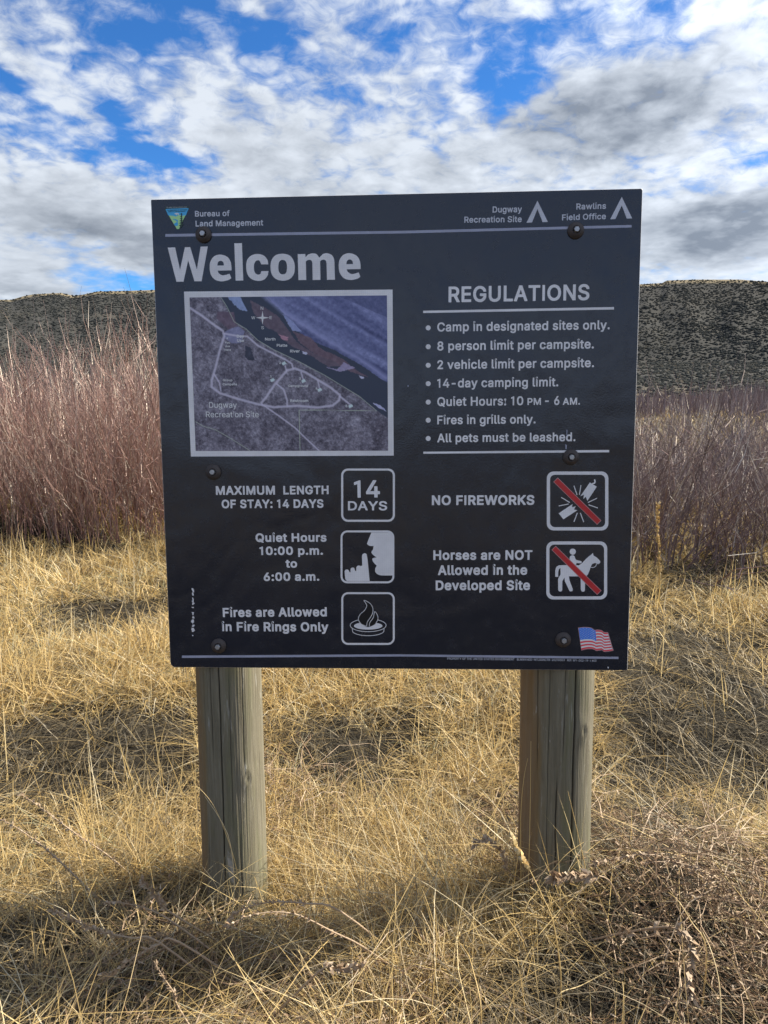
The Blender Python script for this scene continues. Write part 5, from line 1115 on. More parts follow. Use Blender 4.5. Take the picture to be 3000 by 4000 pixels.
# fireworks
fw = [[(1283, 180), (1330, 208), (1266, 304), (1256, 276), (1240, 290), (1243, 262), (1219, 273)],
      [(1073, 388), (1105, 428), (1199, 367), (1176, 362), (1188, 340), (1162, 348), (1167, 325)]]
decal("pictogram", [mp2(f6, p) for p in fw] + strip(mp2(f6, smooth([(1298, 189), (1314, 184), (1318, 174), (1314, 160)], 4)), 0.0036), white_m, label='burst firecracker pictogram')
decal("pictogram", sum([strip(mp2(f6, l_), 0.0022) for l_ in (((1176, 202), (1197, 264)), ((1223, 198), (1213, 263)), ((1332, 286), (1270, 315)), ((1337, 352), (1275, 330)),
                       ((1090, 280), (1148, 315)), ((1074, 338), (1140, 325)), ((1199, 385), (1176, 445)), ((1219, 385), (1242, 447)))], []), white_m, label='spark lines of the firecracker pictogram')
# horse and rider
horse = smooth([(1085, 755), (1075, 765), (1070, 785)], 3) + [(1070, 816), (1050, 815)] + smooth([(1050, 775), (1057, 750), (1075, 738)], 4) + [(1125, 736), (1210, 738)] + \
    smooth([(1232, 722), (1262, 690), (1290, 668)], 4) + [(1303, 655), (1309, 673)] + smooth([(1328, 684), (1351, 708), (1351, 722), (1338, 730)], 4) + \
    [(1318, 722), (1300, 728)] + smooth([(1290, 745), (1272, 795), (1252, 818)], 4) + [(1250, 905)] + smooth([(1246, 913), (1237, 916), (1226, 912)], 3) + \
    [(1222, 900), (1221, 812), (1142, 812), (1146, 838), (1168, 898)] + smooth([(1167, 910), (1156, 914), (1146, 911)], 3) + [(1115, 845), (1112, 820), (1098, 845), (1097, 905)] + \
    smooth([(1092, 913), (1083, 915), (1073, 911)], 3) + [(1070, 900), (1069, 830), (1086, 798)]
rider = smooth([(1147, 735), (1147, 690), (1152, 676), (1166, 670), (1180, 677), (1190, 700), (1222, 709), (1228, 716), (1222, 724), (1194, 722)], 4) + [(1194, 736)]
decal("pictogram", [mp2(f6, horse)], white_m, label='walking horse pictogram')
decal("pictogram", [mp2(f6, ell(1168, 646, 21, 21, 20)), mp2(f6, rider[:-1] + [(1190, 734.5), (1150, 734)])], white_m, label='rider pictogram')
decal("pictogram", strip(mp2(f6, smooth([(1328, 728), (1322, 744), (1306, 753), (1288, 750)], 4)), 0.0016), white_m, label='reins of the horse pictogram')
for q_ in (((1067, 147), (1037, 176), (1332, 465), (1360, 436)), ((1053, 607), (1025, 634), (1332, 937), (1361, 908))):
    P4 = [f6(*p) for p in q_]; cc = sum(P4) / 4
    ein = []
    for i in range(4):
        a, b, c_ = P4[i - 1], P4[i], P4[(i + 1) % 4]
        d1 = (a - b) / np.linalg.norm(a - b); d2 = (c_ - b) / np.linalg.norm(c_ - b)
        ein.append(b + (d1 + d2) * 0.0012)
    decal("slash_outline", [P4], pink_m, 2)
    decal("prohibition_slash", [ein], redp_m, 3, label='red diagonal prohibition bar')
# scratches
g = np.random.default_rng(21)
sc_ = []
for y in np.arange(893, 1215, 7.0):
    if g.random() < 0.14 or 938 < y < 950 or 1030 < y < 1050 or 1180 < y < 1205: continue
    w_ = g.uniform(3, 9) if not (1035 < y < 1190) else g.uniform(3, 13); x = 200 + g.normal(0, 2)
    sc_.append(mp2(f5, [(x - w_, y + g.uniform(-2, 0)), (x + w_ * .8, y), (x + w_, y + 6.4), (x - w_ * .6, y + 6.6)]))
decal("scratch", sc_, white_m, label='white scratched flakes down the left side of the panel')
decal("scratch", [mp2(f4, [(1091, 826), (1096, 828), (1095, 868), (1091, 866)]), mp2(f4, [(1083, 925), (1092, 930), (1091, 958), (1084, 957)]), mp2(f4, [(20, 527), (29, 528), (28, 538), (21, 537)])], dim_m, 5)
decal("scratch", [mp2(f6, [(1402, 1421), (1412, 1423), (1408, 1434), (1405, 1433)])], white_m)

# --- flag
Tt = smooth([(1208, 1162), (1232, 1158), (1258, 1158), (1288, 1161), (1306, 1170), (1316, 1177), (1335, 1175), (1362, 1179), (1376, 1190), (1386, 1192), (1402, 1192)], 3)
Bt = smooth([(1226, 1308), (1248, 1302), (1270, 1298), (1295, 1298), (1314, 1303), (1326, 1310), (1345, 1308), (1364, 1306), (1374, 1313), (1384, 1317), (1437, 1311)], 3)
Tt = np.array(Tt); Bt = np.array(Bt)
mats = [flat(alb(205, 50, 60), "flag_red"), flat(alb(215, 205, 215), "flag_white"), flat(alb(45, 90, 185), "flag_blue")]
nT = len(Tt); V = []; Fq = []; mi = []
for j in range(14):
    for i in range(nT):
        s = j / 13; sw = math.sin(i / nT * 9) * 1.5 * math.sin(s * math.pi)
        p = f6(*(Tt[i] * (1 - s) + Bt[i] * s + (0, sw))); V.append((p[0], FRONT - 0.0005, p[1]))
for j in range(13):
    for i in range(nT - 1):
        a = j * nT + i; Fq.append((a, a + nT, a + nT + 1, a + 1))
        mi.append(2 if (j < 7 and i < nT * 0.49) else (0 if j % 2 == 0 else 1))
me = tri_mesh("flag_picture", np.array(V), np.array(Fq))
for m in mats: me.materials.append(m)
me.polygons.foreach_set('material_index', np.array(mi, dtype=np.int32))
link("flag_picture", me, None, panel, label='waving national flag printed at the lower right corner')
ol = [f6(*p) for p in ([(1204, 1158)] + [tuple(p_ + (0, -4)) for p_ in Tt[1:]] + [(1406, 1190), (1443, 1313)] + [tuple(p_ + (0, 4)) for p_ in Bt[::-1][1:]])]
decal("flag_outline", [ol], pink_m, 1)
st = []
for j in range(9):
    for i in range(6 if j % 2 == 0 else 5):
        s = (j + 0.9) / 10 * 7 / 13; k_ = (i + (0.55 if j % 2 == 0 else 1.05)) / 6.1 * 0.47 * nT
        a = min(int(k_), nT - 2); ff = k_ - a
        top = Tt[a] * (1 - ff) + Tt[a + 1] * ff; bot = Bt[a] * (1 - ff) + Bt[a + 1] * ff
        cpt = top * (1 - s) + bot * s
        st.append([f6(cpt[0] + (3.4 if z % 2 == 0 else 1.5) * math.sin(z * math.pi / 5), cpt[1] - (3.4 if z % 2 == 0 else 1.5) * math.cos(z * math.pi / 5)) for z in range(10)])
decal("flag_stars", st, mats[1], 3)
# --- crest (view of the upper left corner)
c7 = ((620, 780), 0.28933); f7 = LM(*c7)
decal("crest", [mp2(f7, smooth([(95, 120), (110, 100), (250, 96), (395, 92), (418, 105), (412, 135), (350, 265), (292, 395), (268, 412), (244, 398), (170, 265), (95, 142)], 4, True))], flat((0.03, 0.055, 0.045), "crest_green"), 1, 'triangular agency crest with river, hills and pine')
decal("crest_sky", [mp2(f7, smooth([(104, 142), (120, 132), (256, 127), (395, 122), (408, 135), (395, 165), (360, 232), (250, 240), (150, 228), (116, 172)], 3, True))], flat(alb(50, 125, 175), "crest_blue"), 2)
decal("crest_hills", [mp2(f7, [(146, 222), (200, 224), (240, 236), (275, 214), (330, 225), (370, 215), (345, 268), (296, 370), (284, 400), (266, 405), (250, 398), (215, 340), (170, 265)])], flat(alb(125, 170, 110), "crest_hill_green"), 3)
decal("crest_peak", [mp2(f7, [(218, 200), (240, 188), (262, 186), (288, 200), (275, 212), (262, 204), (250, 220), (240, 206)])], flat(alb(210, 220, 230), "crest_snow"), 4)
decal("crest_river", [mp2(f7, smooth([(196, 270), (240, 290), (252, 310), (218, 335), (232, 360), (262, 358), (270, 330), (262, 312), (270, 292), (240, 272)], 3, True))], flat(alb(40, 120, 185), "crest_river_blue"), 4)
pine = []
for i in range(6): pine += [(316 - 2, 186 + i * 30), (316 - 12 - i * 4.5, 206 + i * 30)]
pine += [(310, 372), (300, 398), (322, 372)]
for i in range(5, -1, -1): pine += [(318 + 9 + i * 2.5, 206 + i * 27), (318 + 2, 190 + i * 27)]
decal("crest_pine", [mp2(f7, pine)], flat((0.02, 0.05, 0.035), "crest_pine_green"), 5)

# --- the aerial map, colours worked out on a fine grid
TL, TR, BR, BL = map(np.array, (f3(82, 83), f3(1566, 68), f3(1575, 1235), f3(128, 1237)))
decal("map_frame", [[f3(40, 39), f3(1608, 24), f3(1617, 1272), f3(92, 1279)]], white_m, 1, 'white frame of the aerial map')
nx, ny = 300, 236
SX, SY = np.meshgrid(np.linspace(0, 1, nx), np.linspace(0, 1, ny))
PX = (82 * (1 - SY) + 128 * SY) * (1 - SX) + (1566 * (1 - SY) + 1575 * SY) * SX
PY = (83 * (1 - SX) + 68 * SX) * (1 - SY) + (1237 * (1 - SX) + 1235 * SX) * SY


def dseg(pl):
    dmin = np.full(PX.shape, 1e9)
    for (ax_, ay_), (bx_, by_) in zip(pl[:-1], pl[1:]):
        vx, vy = bx_ - ax_, by_ - ay_; L2 = vx * vx + vy * vy + 1e-9
        tt = np.clip(((PX - ax_) * vx + (PY - ay_) * vy) / L2, 0, 1)
        dmin = np.minimum(dmin, np.hypot(PX - ax_ - tt * vx, PY - ay_ - tt * vy))
    return dmin


def inside(pl):
    r_ = np.zeros(PX.shape, bool); j = len(pl) - 1
    for i in range(len(pl)):
        xi, yi = pl[i]; xj, yj = pl[j]
        c_ = ((yi > PY) != (yj > PY)) & (PX < (xj - xi) * (PY - yi) / (yj - yi + 1e-9) + xi)
        r_ ^= c_; j = i
    return r_


def blend(a, b, m): return a * (1 - m[..., None]) + np.asarray(b) * m[..., None]


nz1 = fbm(PX * .012, PY * .012, 5, .6); nz2 = fbm(PX * .05 + 9, PY * .05, 4, .7); nz3 = fbm(PX * .15 + 3, PY * .15 + 8, 2)
jx, jy = (nz2 - .5) * 40, (nz1 - .5) * 30
sv = (PX, PY); PX, PY = PX + jx * .5, PY + jy * .5
img = np.zeros(PX.shape + (3,)) + np.array([80, 76, 86.])
img += (nz1[..., None] - .5) * 70 + (nz2[..., None] - .5) * 75 + (nz3[..., None] - .5) * 45 + (vnoise(PX * .09, PY * .09)[..., None] > .80) * 16
riv = [(310, 60), (420, 262), (510, 315), (600, 400), (720, 470), (910, 560), (1100, 660), (1230, 740), (1360, 820), (1490, 930), (1600, 1000), (1600, 720),
       (1450, 640), (1330, 560), (1150, 460), (1000, 400), (900, 330), (790, 200), (650, 60)]
m = inside(riv).astype(float); img = blend(img, [36, 42, 56], m)
far = inside([(650, 60), (790, 200), (900, 330), (1000, 400), (1150, 460), (1330, 560), (1450, 640), (1600, 740), (1700, 740), (1700, 0), (650, 0)])
sl = (PX * .58 - PY)
fc = np.array([72, 76, 108.]) + (vnoise(sl * .03, PX * .002)[..., None] - .5) * 46 + (nz2[..., None] - .5) * 46
img = np.where(far[..., None], fc, img)
for pl, wdt, cc_ in (([(650, 75), (800, 200), (1050, 360), (1330, 520), (1560, 680)], 30, [112, 114, 146]),):
    img = blend(img, cc_, np.clip(1 - dseg(pl) / wdt, 0, 1) * .8)
for pg, cc_ in (([(540, 100), (600, 130), (760, 230), (830, 330), (900, 420), (1010, 490), (1180, 530), (1240, 590), (1130, 600), (1010, 520), (850, 440), (740, 340), (660, 300), (570, 200)], [74, 62, 72]),
                ([(860, 330), (1000, 380), (1060, 450), (1110, 480), (1240, 540), (1330, 620), (1430, 680), (1300, 640), (1180, 560), (1030, 500), (920, 420)], [80, 63, 72]),
                ([(370, 80), (470, 80), (525, 185), (470, 175), (410, 130)], [110, 122, 152]),
                ([(790, 210), (860, 260), (930, 330), (860, 330), (820, 270)], [110, 116, 148]),
                ([(1110, 600), (1200, 620), (1240, 560), (1330, 610), (1210, 635)], [120, 112, 136]),
                ([(760, 355), (830, 375), (820, 400), (780, 390)], [136, 100, 112]), ([(930, 480), (975, 490), (965, 508), (938, 500)], [150, 150, 170]),
                ([(1360, 668), (1400, 680), (1395, 692), (1365, 685)], [150, 150, 170]), ([(1460, 865), (1520, 890), (1570, 935), (1500, 910)], [140, 140, 165]),
                ([(505, 440), (540, 450), (555, 490), (575, 545), (530, 552), (500, 520)], [36, 38, 52]),
                ([(1180, 60), (1700, 60), (1700, 300), (1500, 200)], [62, 66, 96]),
                ([(290, 190), (420, 190), (440, 300), (380, 320), (290, 240)], [76, 62, 74]),
                ([(350, 330), (450, 300), (500, 330), (470, 420), (400, 420), (340, 380)], [98, 98, 122])):
    m = inside(pg).astype(float); img = blend(img, np.array(cc_) + (nz2[..., None] - .5) * 34, m * .92)
PX, PY = sv
for pl, wdt in (([(85, 160), (180, 220), (260, 280), (335, 330), (345, 370), (310, 480), (280, 600), (250, 700), (250, 750), (310, 795), (450, 840), (600, 880), (720, 903), (900, 892), (1050, 905), (1160, 890), (1210, 850), (1215, 810), (1140, 750), (1040, 690), (960, 640), (880, 610), (820, 625), (770, 680), (720, 740), (660, 830), (625, 870)], 8),
                ([(345, 350), (460, 370), (520, 370), (600, 440), (720, 500), (810, 545), (855, 575), (865, 610)], 6), ([(745, 730), (795, 770), (820, 850), (820, 890)], 6),
                ([(630, 880), (760, 970), (880, 1060), (960, 1140), (1060, 1235)], 5), ([(925, 640), (940, 690)], 5), ([(1050, 700), (1062, 755)], 5), ([(805, 590), (815, 630)], 5),
                ([(1215, 820), (1295, 885)], 6), ([(270, 655), (310, 720), (320, 780)], 5)):
    img = blend(img, [150, 145, 158], np.clip(1.6 - dseg(pl) / wdt, 0, 1) * .85)
for pl in ([(318, 78), (365, 150), (420, 262), (510, 315), (600, 400), (720, 470), (910, 560), (1100, 660), (1230, 740), (1360, 820), (1490, 930), (910, 923), (918, 1236)], [(126, 1012), (180, 1045), (280, 1075), (400, 1145), (540, 1235)]):
    img = blend(img, [136, 144, 128], np.clip(1.35 - dseg(pl) / 2.4, 0, 1) * .9)
for (x, y) in ((796, 573), (709, 698), (943, 705), (1064, 772), (1295, 894)):
    img = blend(img, [150, 190, 220], ((np.abs((PX - x) * .88 - (PY - y) * .47) < 15) & (np.abs((PX - x) * .47 + (PY - y) * .88) < 11)).astype(float))
acol = np.minimum(lin(np.clip(img, 8, 250)) / 0.42, .85).reshape(-1, 3)
UVm = ((TL[None, None] * (1 - SY[..., None]) + BL * SY[..., None]) * (1 - SX[..., None]) + (TR * (1 - SY[..., None]) + BR * SY[..., None]) * SX[..., None]).reshape(-1, 2)
idx = np.arange(nx * ny).reshape(ny, nx)
q = np.stack([idx[:-1, :-1], idx[1:, :-1], idx[1:, 1:], idx[:-1, 1:]], -1).reshape(-1, 4)
mm, t, out = new_mat("aerial_map_print")
principled(t, out, Base_Color=t.node('ShaderNodeAttribute', attribute_name='print').outputs['Color'], Roughness=0.35)
link("aerial_map", tri_mesh("aerial_map", np.stack([UVm[:, 0], np.full(len(UVm), FRONT - 0.0006), UVm[:, 1]], -1), q, {'print': acol}), mm, panel, label='printed aerial map of the recreation site')
star = [(631 + (52 if k_ % 2 == 0 else 11) * math.sin(k_ * math.pi / 4), 236 - (52 if k_ % 2 == 0 else 11) * math.cos(k_ * math.pi / 4)) for k_ in range(8)]
decal("compass_rose", [mp2(f3, star)], mapw, 4)

# --- washers and bolts
rub_m, t, out = new_mat("rubber_washer")
principled(t, out, Base_Color=t.mix(t.noise(objco(t), 60, 4, .6), (0.035, 0.028, 0.026), (0.085, 0.066, 0.058)), Roughness=0.6)
zinc_m, t, out = new_mat("zinc_bolt")
principled(t, out, Base_Color=t.mix(t.noise(objco(t), 120, 3, .6), (0.35, 0.35, 0.36), (0.62, 0.63, 0.64)), Roughness=0.42, Metallic=0.75)


def lathe(name, prof, n, hexa=False):
    V, Fq = [], []
    for r_, d_ in prof:
        for i in range(n): V.append((r_ * math.cos(i * 2 * math.pi / n), -d_, r_ * math.sin(i * 2 * math.pi / n)))
    for j in range(len(prof) - 1):
        for i in range(n):
            a = j * n + i; b = j * n + (i + 1) % n
            Fq.append((a, a + n, b + n, b))
    me = bpy.data.meshes.new(name); me.from_pydata(V, [], Fq + [list(range((len(prof) - 1) * n, len(prof) * n))])
    if not hexa: me.polygons.foreach_set('use_smooth', [True] * len(me.polygons))
    return me


wm = lathe("washer", [(0.0205, 0), (0.0205, 0.002), (0.0185, 0.0045), (0.013, 0.0085), (0.0105, 0.0098), (0.0088, 0.0095), (0.0085, 0.004), (0.0001, 0.004)], 36)
wm.materials.append(rub_m)
bm_ = lathe("bolt_head", [(0.0072, 0.0), (0.0072, 0.0112), (0.0062, 0.0126)], 6, True); bm_.materials.append(zinc_m)
rim_m = flat((0.03, 0.026, 0.026), "worn_ring", 0.5)
for (wx, wy) in ((798, 919), (2247, 903), (2228, 1785), (836, 1843), (857, 2520), (2198, 2496)):
    p = B(wx, wy)
    o = link("washer", wm, None, sign); o.location = (p[0], FRONT - 0.0013, p[1])
    b = link("bolt_head", bm_, None, o); b.location = (0, -0.003, 0); b.rotation_euler = (0, prng.uniform(0, 1), 0)

# --- posts
wood_m, t, out = new_mat("weathered_post")
o = objco(t)
ox, oy, oz = t.sep(o)
vs_ = t.vmath('MULTIPLY', o, (1, 1, 0.035))
n1 = t.noise(t.vmath('ADD', vs_, t.scale(t.noise(o, 7, 3, .5, color=True), 0.012)), 110, 7, 0.7, 0.5); n2 = t.noise(t.vmath('MULTIPLY', o, (1, 1, 0.10)), 26, 5, 0.6, 0.8); n3 = t.noise(o, 5, 4, 0.6)
cw = t.ramp(n1, [(0.25, (0.105, 0.090, 0.062)), (0.45, (0.165, 0.148, 0.103)), (0.62, (0.215, 0.195, 0.140)), (0.80, (0.28, 0.265, 0.21))])
cw = t.mix(t.mapr(n2, 0.46, 0.70, 0, 0.55), cw, (0.15, 0.155, 0.078))
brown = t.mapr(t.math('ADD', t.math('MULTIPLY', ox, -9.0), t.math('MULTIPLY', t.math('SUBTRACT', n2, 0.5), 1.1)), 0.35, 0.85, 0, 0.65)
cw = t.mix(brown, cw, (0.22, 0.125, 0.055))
pale = t.mapr(t.noise(t.vmath('MULTIPLY', o, (1, 1, 0.13)), 40, 6, 0.7, 0.5), 0.60, 0.68)
cw = t.mix(t.math('MULTIPLY', pale, 0.6), cw, (0.42, 0.41, 0.37))
cr = t.node('ShaderNodeAttribute', attribute_name='crack').outputs['Fac']
cw = t.mix(t.math('MULTIPLY', cr, 0.85), cw, (0.02, 0.016, 0.012))
bn = t.bump(n1, 0.6, 0.003); bn = t.bump(pale, 0.3, 0.0015, bn)
principled(t, out, Base_Color=cw, Roughness=0.85, Normal=bn, Specular_IOR_Level=0.25)


def post(px, py, r0, ctop, seed, cracks, knots):
    uv = B(px, py, 0.012 + r0)
    g = np.random.default_rng(seed)
    th = np.concatenate([np.linspace(-math.pi, 0, 230, endpoint=False), np.linspace(0, math.pi, 40, endpoint=False)])
    zs = np.linspace(-0.25, ctop, 210)
    TH, ZZ = np.meshgrid(th, zs)
    r_ = r0 * (1 + 0.025 * np.sin(TH * 2 + seed) + 0.012 * np.sin(ZZ * 3 + seed)) + 0.0025 * (fbm(TH * 2.2 + 30 + seed, ZZ * 2.5, 3) - .5)
    r_ = r_ + 0.0016 * (fbm(TH * 60 + 50, ZZ * 3.0 + seed, 3) - .5)
    cr_ = np.zeros_like(r_)
    for c0, z0, z1, wdt, dep in cracks:
        path_ = c0 + 0.10 * (fbm(ZZ * 2.2 + c0 * 10, ZZ * 0 + seed, 3) - .5) + 0.02 * (fbm(ZZ * 22, ZZ * 0 + 3, 2) - .5)
        fade = np.clip((ZZ - z0) / .08, 0, 1) * np.clip((z1 - ZZ) / .08, 0, 1)
        gs = np.exp(-((TH - path_) * r0 / wdt) ** 2) * fade
        r_ -= dep * gs; cr_ = np.maximum(cr_, np.clip(gs * 1.25, 0, 1))
    for k0, kz in knots:
        dk = np.hypot((TH - k0) * r0, (ZZ - kz) * .6)
        r_ += 0.004 * np.exp(-(dk / .022) ** 2) - 0.004 * np.exp(-(dk / .007) ** 2)
        cr_ = np.maximum(cr_, .55 * np.exp(-((dk - .011) / .0022) ** 2)); cr_ = np.maximum(cr_, .7 * np.exp(-(dk / .004) ** 2))
    V = np.stack([r_ * np.cos(TH), r_ * np.sin(TH), ZZ], -1).reshape(-1, 3)
    nth = len(th); ii = np.arange(V.shape[0]).reshape(len(zs), nth)
    q = np.stack([ii[:-1], np.roll(ii, -1, 1)[:-1], np.roll(ii, -1, 1)[1:], ii[1:]], -1).reshape(-1, 4)
    tri = np.concatenate([q[:, [0, 1, 2]], q[:, [0, 2, 3]], np.stack([ii[-1, :-1], ii[-1, 1:], np.full(nth - 1, V.shape[0])], -1), [[ii[-1, -1], ii[-1, 0], V.shape[0]]]])
    V = np.concatenate([V, [[0, 0, ctop + .004]]]); ca = np.append(cr_.ravel(), 0)
    o = link("post", tri_mesh("post", V, tri, {'crack': ca}, smooth=True), wood_m, sign)
    o.location = (uv[0], 0.0015 + r0 * 1.03, 0)
    return o


hp = -math.pi / 2
post(899, 2700, 0.0935, 1.93, 3, [(hp - .05, -.3, 1.5, .0016, .006), (hp - .62, -.3, .35, .0009, .002), (hp + .62, .45, 1.5, .0008, .002), (hp + .45, -.3, .3, .001, .002), (hp - .3, .5, .95, .001, .002), (hp + .25, .3, .8, .0009, .0015)],
     [(hp + .72, .45)])['label'] = 'left round post with greenish weathering and flaking grey surface'
post(2172, 2700, 0.100, 1.93, 9, [(hp + .30, .05, 1.5, .0022, .008), (hp - .12, -.3, .50, .0016, .005), (hp - .72, .45, 1.5, .0009, .002), (hp + .62, -.3, .3, .001, .002), (hp - .4, .2, 1.2, .0009, .002), (hp + .05, .5, 1.2, .0010, .002)],
     [(hp + .62, .60)])['label'] = 'right round post with long open cracks and a knot near the panel'


# ------------------------------------------------------------------ individual plants round the sign
def ground_pt(px, py, z=0.0):
    d = ray(px, py); s = (z - EYE[2]) / d[2]; return EYE + d * s


def at_depth(px, py, y):
    d = ray(px, py); return EYE + d * (y / d[1])


def curve_plant(name, pixpts, ydepth, r0, tint, mat, label, cat, group=None, seeds=None):
    """one stem through photograph points at a given distance, thickness tapering to the tip"""
    ys = np.linspace(ydepth[0], ydepth[1], len(pixpts))
    P = [at_depth(x, y, d_) for (x, y), d_ in zip(pixpts, ys)]
    hd = P[0] - P[1]; hd[2] = 0; hd /= np.linalg.norm(hd) + 1e-9
    base = P[0] + hd * (0.9 * max(0.0, P[0][2] - 0.02) if cat == 'dried weed' else 0.0)
    base[2] = float(zat(base[0], base[1])[0]) - 0.01
    P3 = [tuple(p) for p in ([base] if P[0][2] > base[2] + .02 else []) + P]
    pth = np.array(smooth(P3, 4))
    rr_ = r0 * (1.1 - 0.75 * np.linspace(0, 1, len(pth)))
    g0 = pth[0].copy(); loc = pth - g0
    out_ = [tubes(loc[None], rr_[None], np.array([tint]), 5)]
    root = link(name, None, None, label=label, category=cat)
    if group: root['group'] = group
    root.location = g0
    V, T, C = merge(out_)
    link("stem", tri_mesh("stem", V, T, {'tint': C}, smooth=True), mat, root)
    return root, loc


gr = np.random.default_rng(77)


def bracts(root, loc, s0, s1, n, size, tint, mat, name='seed_head', along=0.8, per=2):
    """small husks set round the stem between s0 and s1"""
    V, T, C = [], [], []
    m = len(loc)
    for i in range(n):
        s = (s0 + (s1 - s0) * (i + gr.uniform(0, .6)) / n) * (m - 1); a = min(int(s), m - 2)
        p = loc[a] * (1 - (s - a)) + loc[a + 1] * (s - a); d = loc[a + 1] - loc[a]; d = d / (np.linalg.norm(d) + 1e-9)
        for k_ in range(per):
            r3 = gr.normal(0, 1, 3); r3 -= d * (r3 @ d); r3 /= np.linalg.norm(r3)
            dr = d * along + r3 * gr.uniform(.35, .9); dr /= np.linalg.norm(dr)
            sd = np.cross(dr, r3); sd /= np.linalg.norm(sd) + 1e-9
            L_ = size * gr.uniform(.6, 1.3); w_ = L_ * .28; b = len(V)
            nn = np.cross(sd, dr) * L_ * .10
            V += [p, p + dr * L_ * .45 + sd * w_ + nn, p + dr * L_ * .45 - sd * w_ + nn, p + dr * L_, p + dr * L_ * .5 - nn * 1.6]
            T += [(b, b + 1, b + 4), (b, b + 4, b + 2), (b + 1, b + 3, b + 4), (b + 4, b + 3, b + 2), (b, b + 2, b + 1), (b + 1, b + 2, b + 3)]
            C += [tint + gr.normal(0, .1)] * 5
    link(name, tri_mesh(name, np.array(V), np.array(T), {'tint': np.clip(np.array(C), 0, 1)}), mat, root)


r_, l_ = curve_plant("seeding_grass_stalk", [(2188, 3960), (2190, 3800), (2160, 3600), (2118, 3500), (2070, 3400), (2035, 3345), (2002, 3275)], (1.42, 1.55), 0.0019, .62, stalk_m,
                     'golden grass stalk with a wheat like seed head in front of the right post', 'grass stalk')
bracts(r_, l_, .66, 1.0, 22, 0.018, .66, stalk_m, along=1.6)
r_, l_ = curve_plant("dried_flower_spike", [(2576, 2330), (2576, 2240), (2573, 2150), (2568, 2060), (2570, 1970)], (4.6, 4.6), 0.006, .6, stalk_m,
                     'tall tan dried flower spike standing before the willows right of the panel', 'dried plant')
bracts(r_, l_, .40, 1.0, 26, 0.030, .66, stalk_m, along=1.0, per=4)
gl = ['long pale stalk curving up and left across the left post', 'second pale stalk curving left, just right of the longest one at the left post', 'short stalk bending right at the left side of the left post foot', 'thin stalk curling right across the right side of the left post foot']
for gl_, (pts, yd) in zip(gl, (([(940, 3560), (925, 3400), (880, 3250), (830, 3140), (775, 3075)], (1.66, 1.70)), ([(905, 3600), (915, 3450), (890, 3260), (800, 3110)], (1.62, 1.68)),
                ([(760, 3640), (790, 3500), (840, 3420), (880, 3390)], (1.6, 1.66)), ([(930, 3650), (950, 3500), (990, 3420), (1060, 3400)], (1.6, 1.66)))):
    curve_plant("grass_stalk", pts, yd, 0.0013, gr.uniform(.6, .8), stalk_m, gl_, 'grass stalk', 'straw stalks at the left post')
gl = ['tall upright straw stalk in front of the left part of the right post', 'upright straw stalk just left of the tall one at the right post', 'pale stalk slanting up to the right across the right post foot', 'thin stalk leaning left over the right half of the right post', 'tallest upright straw stalk in the open grass left of the right post', 'leaning straw stalk between the tallest one and the right post', 'tall straw stalk standing alone in the grass right of the right post']
for gl_, (pts, yd) in zip(gl, (([(2062, 3500), (2068, 3300), (2072, 3100), (2074, 2895)], (1.74, 1.78)), ([(2035, 3450), (2034, 3200), (2045, 3050), (2062, 2962)], (1.74, 1.78)),
                ([(2050, 3560), (2100, 3480), (2200, 3350), (2280, 3290)], (1.58, 1.68)), ([(2290, 3420), (2260, 3270), (2235, 3160), (2218, 3090)], (1.70, 1.72)),
                ([(1925, 3250), (1920, 3000), (1928, 2800), (1925, 2690)], (2.3, 2.35)), ([(1975, 3300), (1960, 3050), (1930, 2960)], (2.1, 2.15)),
                ([(2600, 3480), (2590, 3200), (2600, 3050), (2586, 2880)], (2.2, 2.3)))):
    curve_plant("grass_stalk", pts, yd, 0.0015, gr.uniform(.55, .8), stalk_m, gl_, 'grass stalk', 'tall straw stalks round the right post')
gl = ['long straw stalk leaning left in the middle of the gap between the posts', 'shorter leaning straw stalk right of the long one in the gap between posts', 'far straw stalk leaning left close under the panel between the posts', 'tall stalk rising from the bottom edge right below the middle of the panel', 'curved stalk rising at the bottom left of centre, right of the left post']
for gl_, (pts, yd) in zip(gl, (([(1600, 3260), (1555, 3150), (1500, 2990), (1455, 2865)], (2.3, 2.4)), ([(1625, 3250), (1600, 3150), (1560, 3040), (1540, 2960)], (2.2, 2.3)),
                ([(1800, 2980), (1780, 2860), (1755, 2730), (1720, 2630)], (2.9, 3.0)), ([(1540, 4000), (1530, 3800), (1545, 3560), (1543, 3450)], (1.35, 1.5)),
                ([(1365, 3800), (1400, 3600), (1410, 3440)], (1.6, 1.7)))):
    curve_plant("grass_stalk", pts, yd, 0.0016, gr.uniform(.6, .8), stalk_m, gl_, 'grass stalk', 'straw stalks between the posts')
gl = ['thick straw stalk nearest the lower right corner of the photo', 'thin pale straw stalk leaning left above the thick one at lower right', 'pale stalk leaning left at the bottom, left of the seed headed stalk', 'short upright stub of straw at the bottom edge, below the right post', 'shorter straw stub at the bottom edge, just left of below the right post', 'bent straw lying slanted low between the seed head and the lower right weeds']
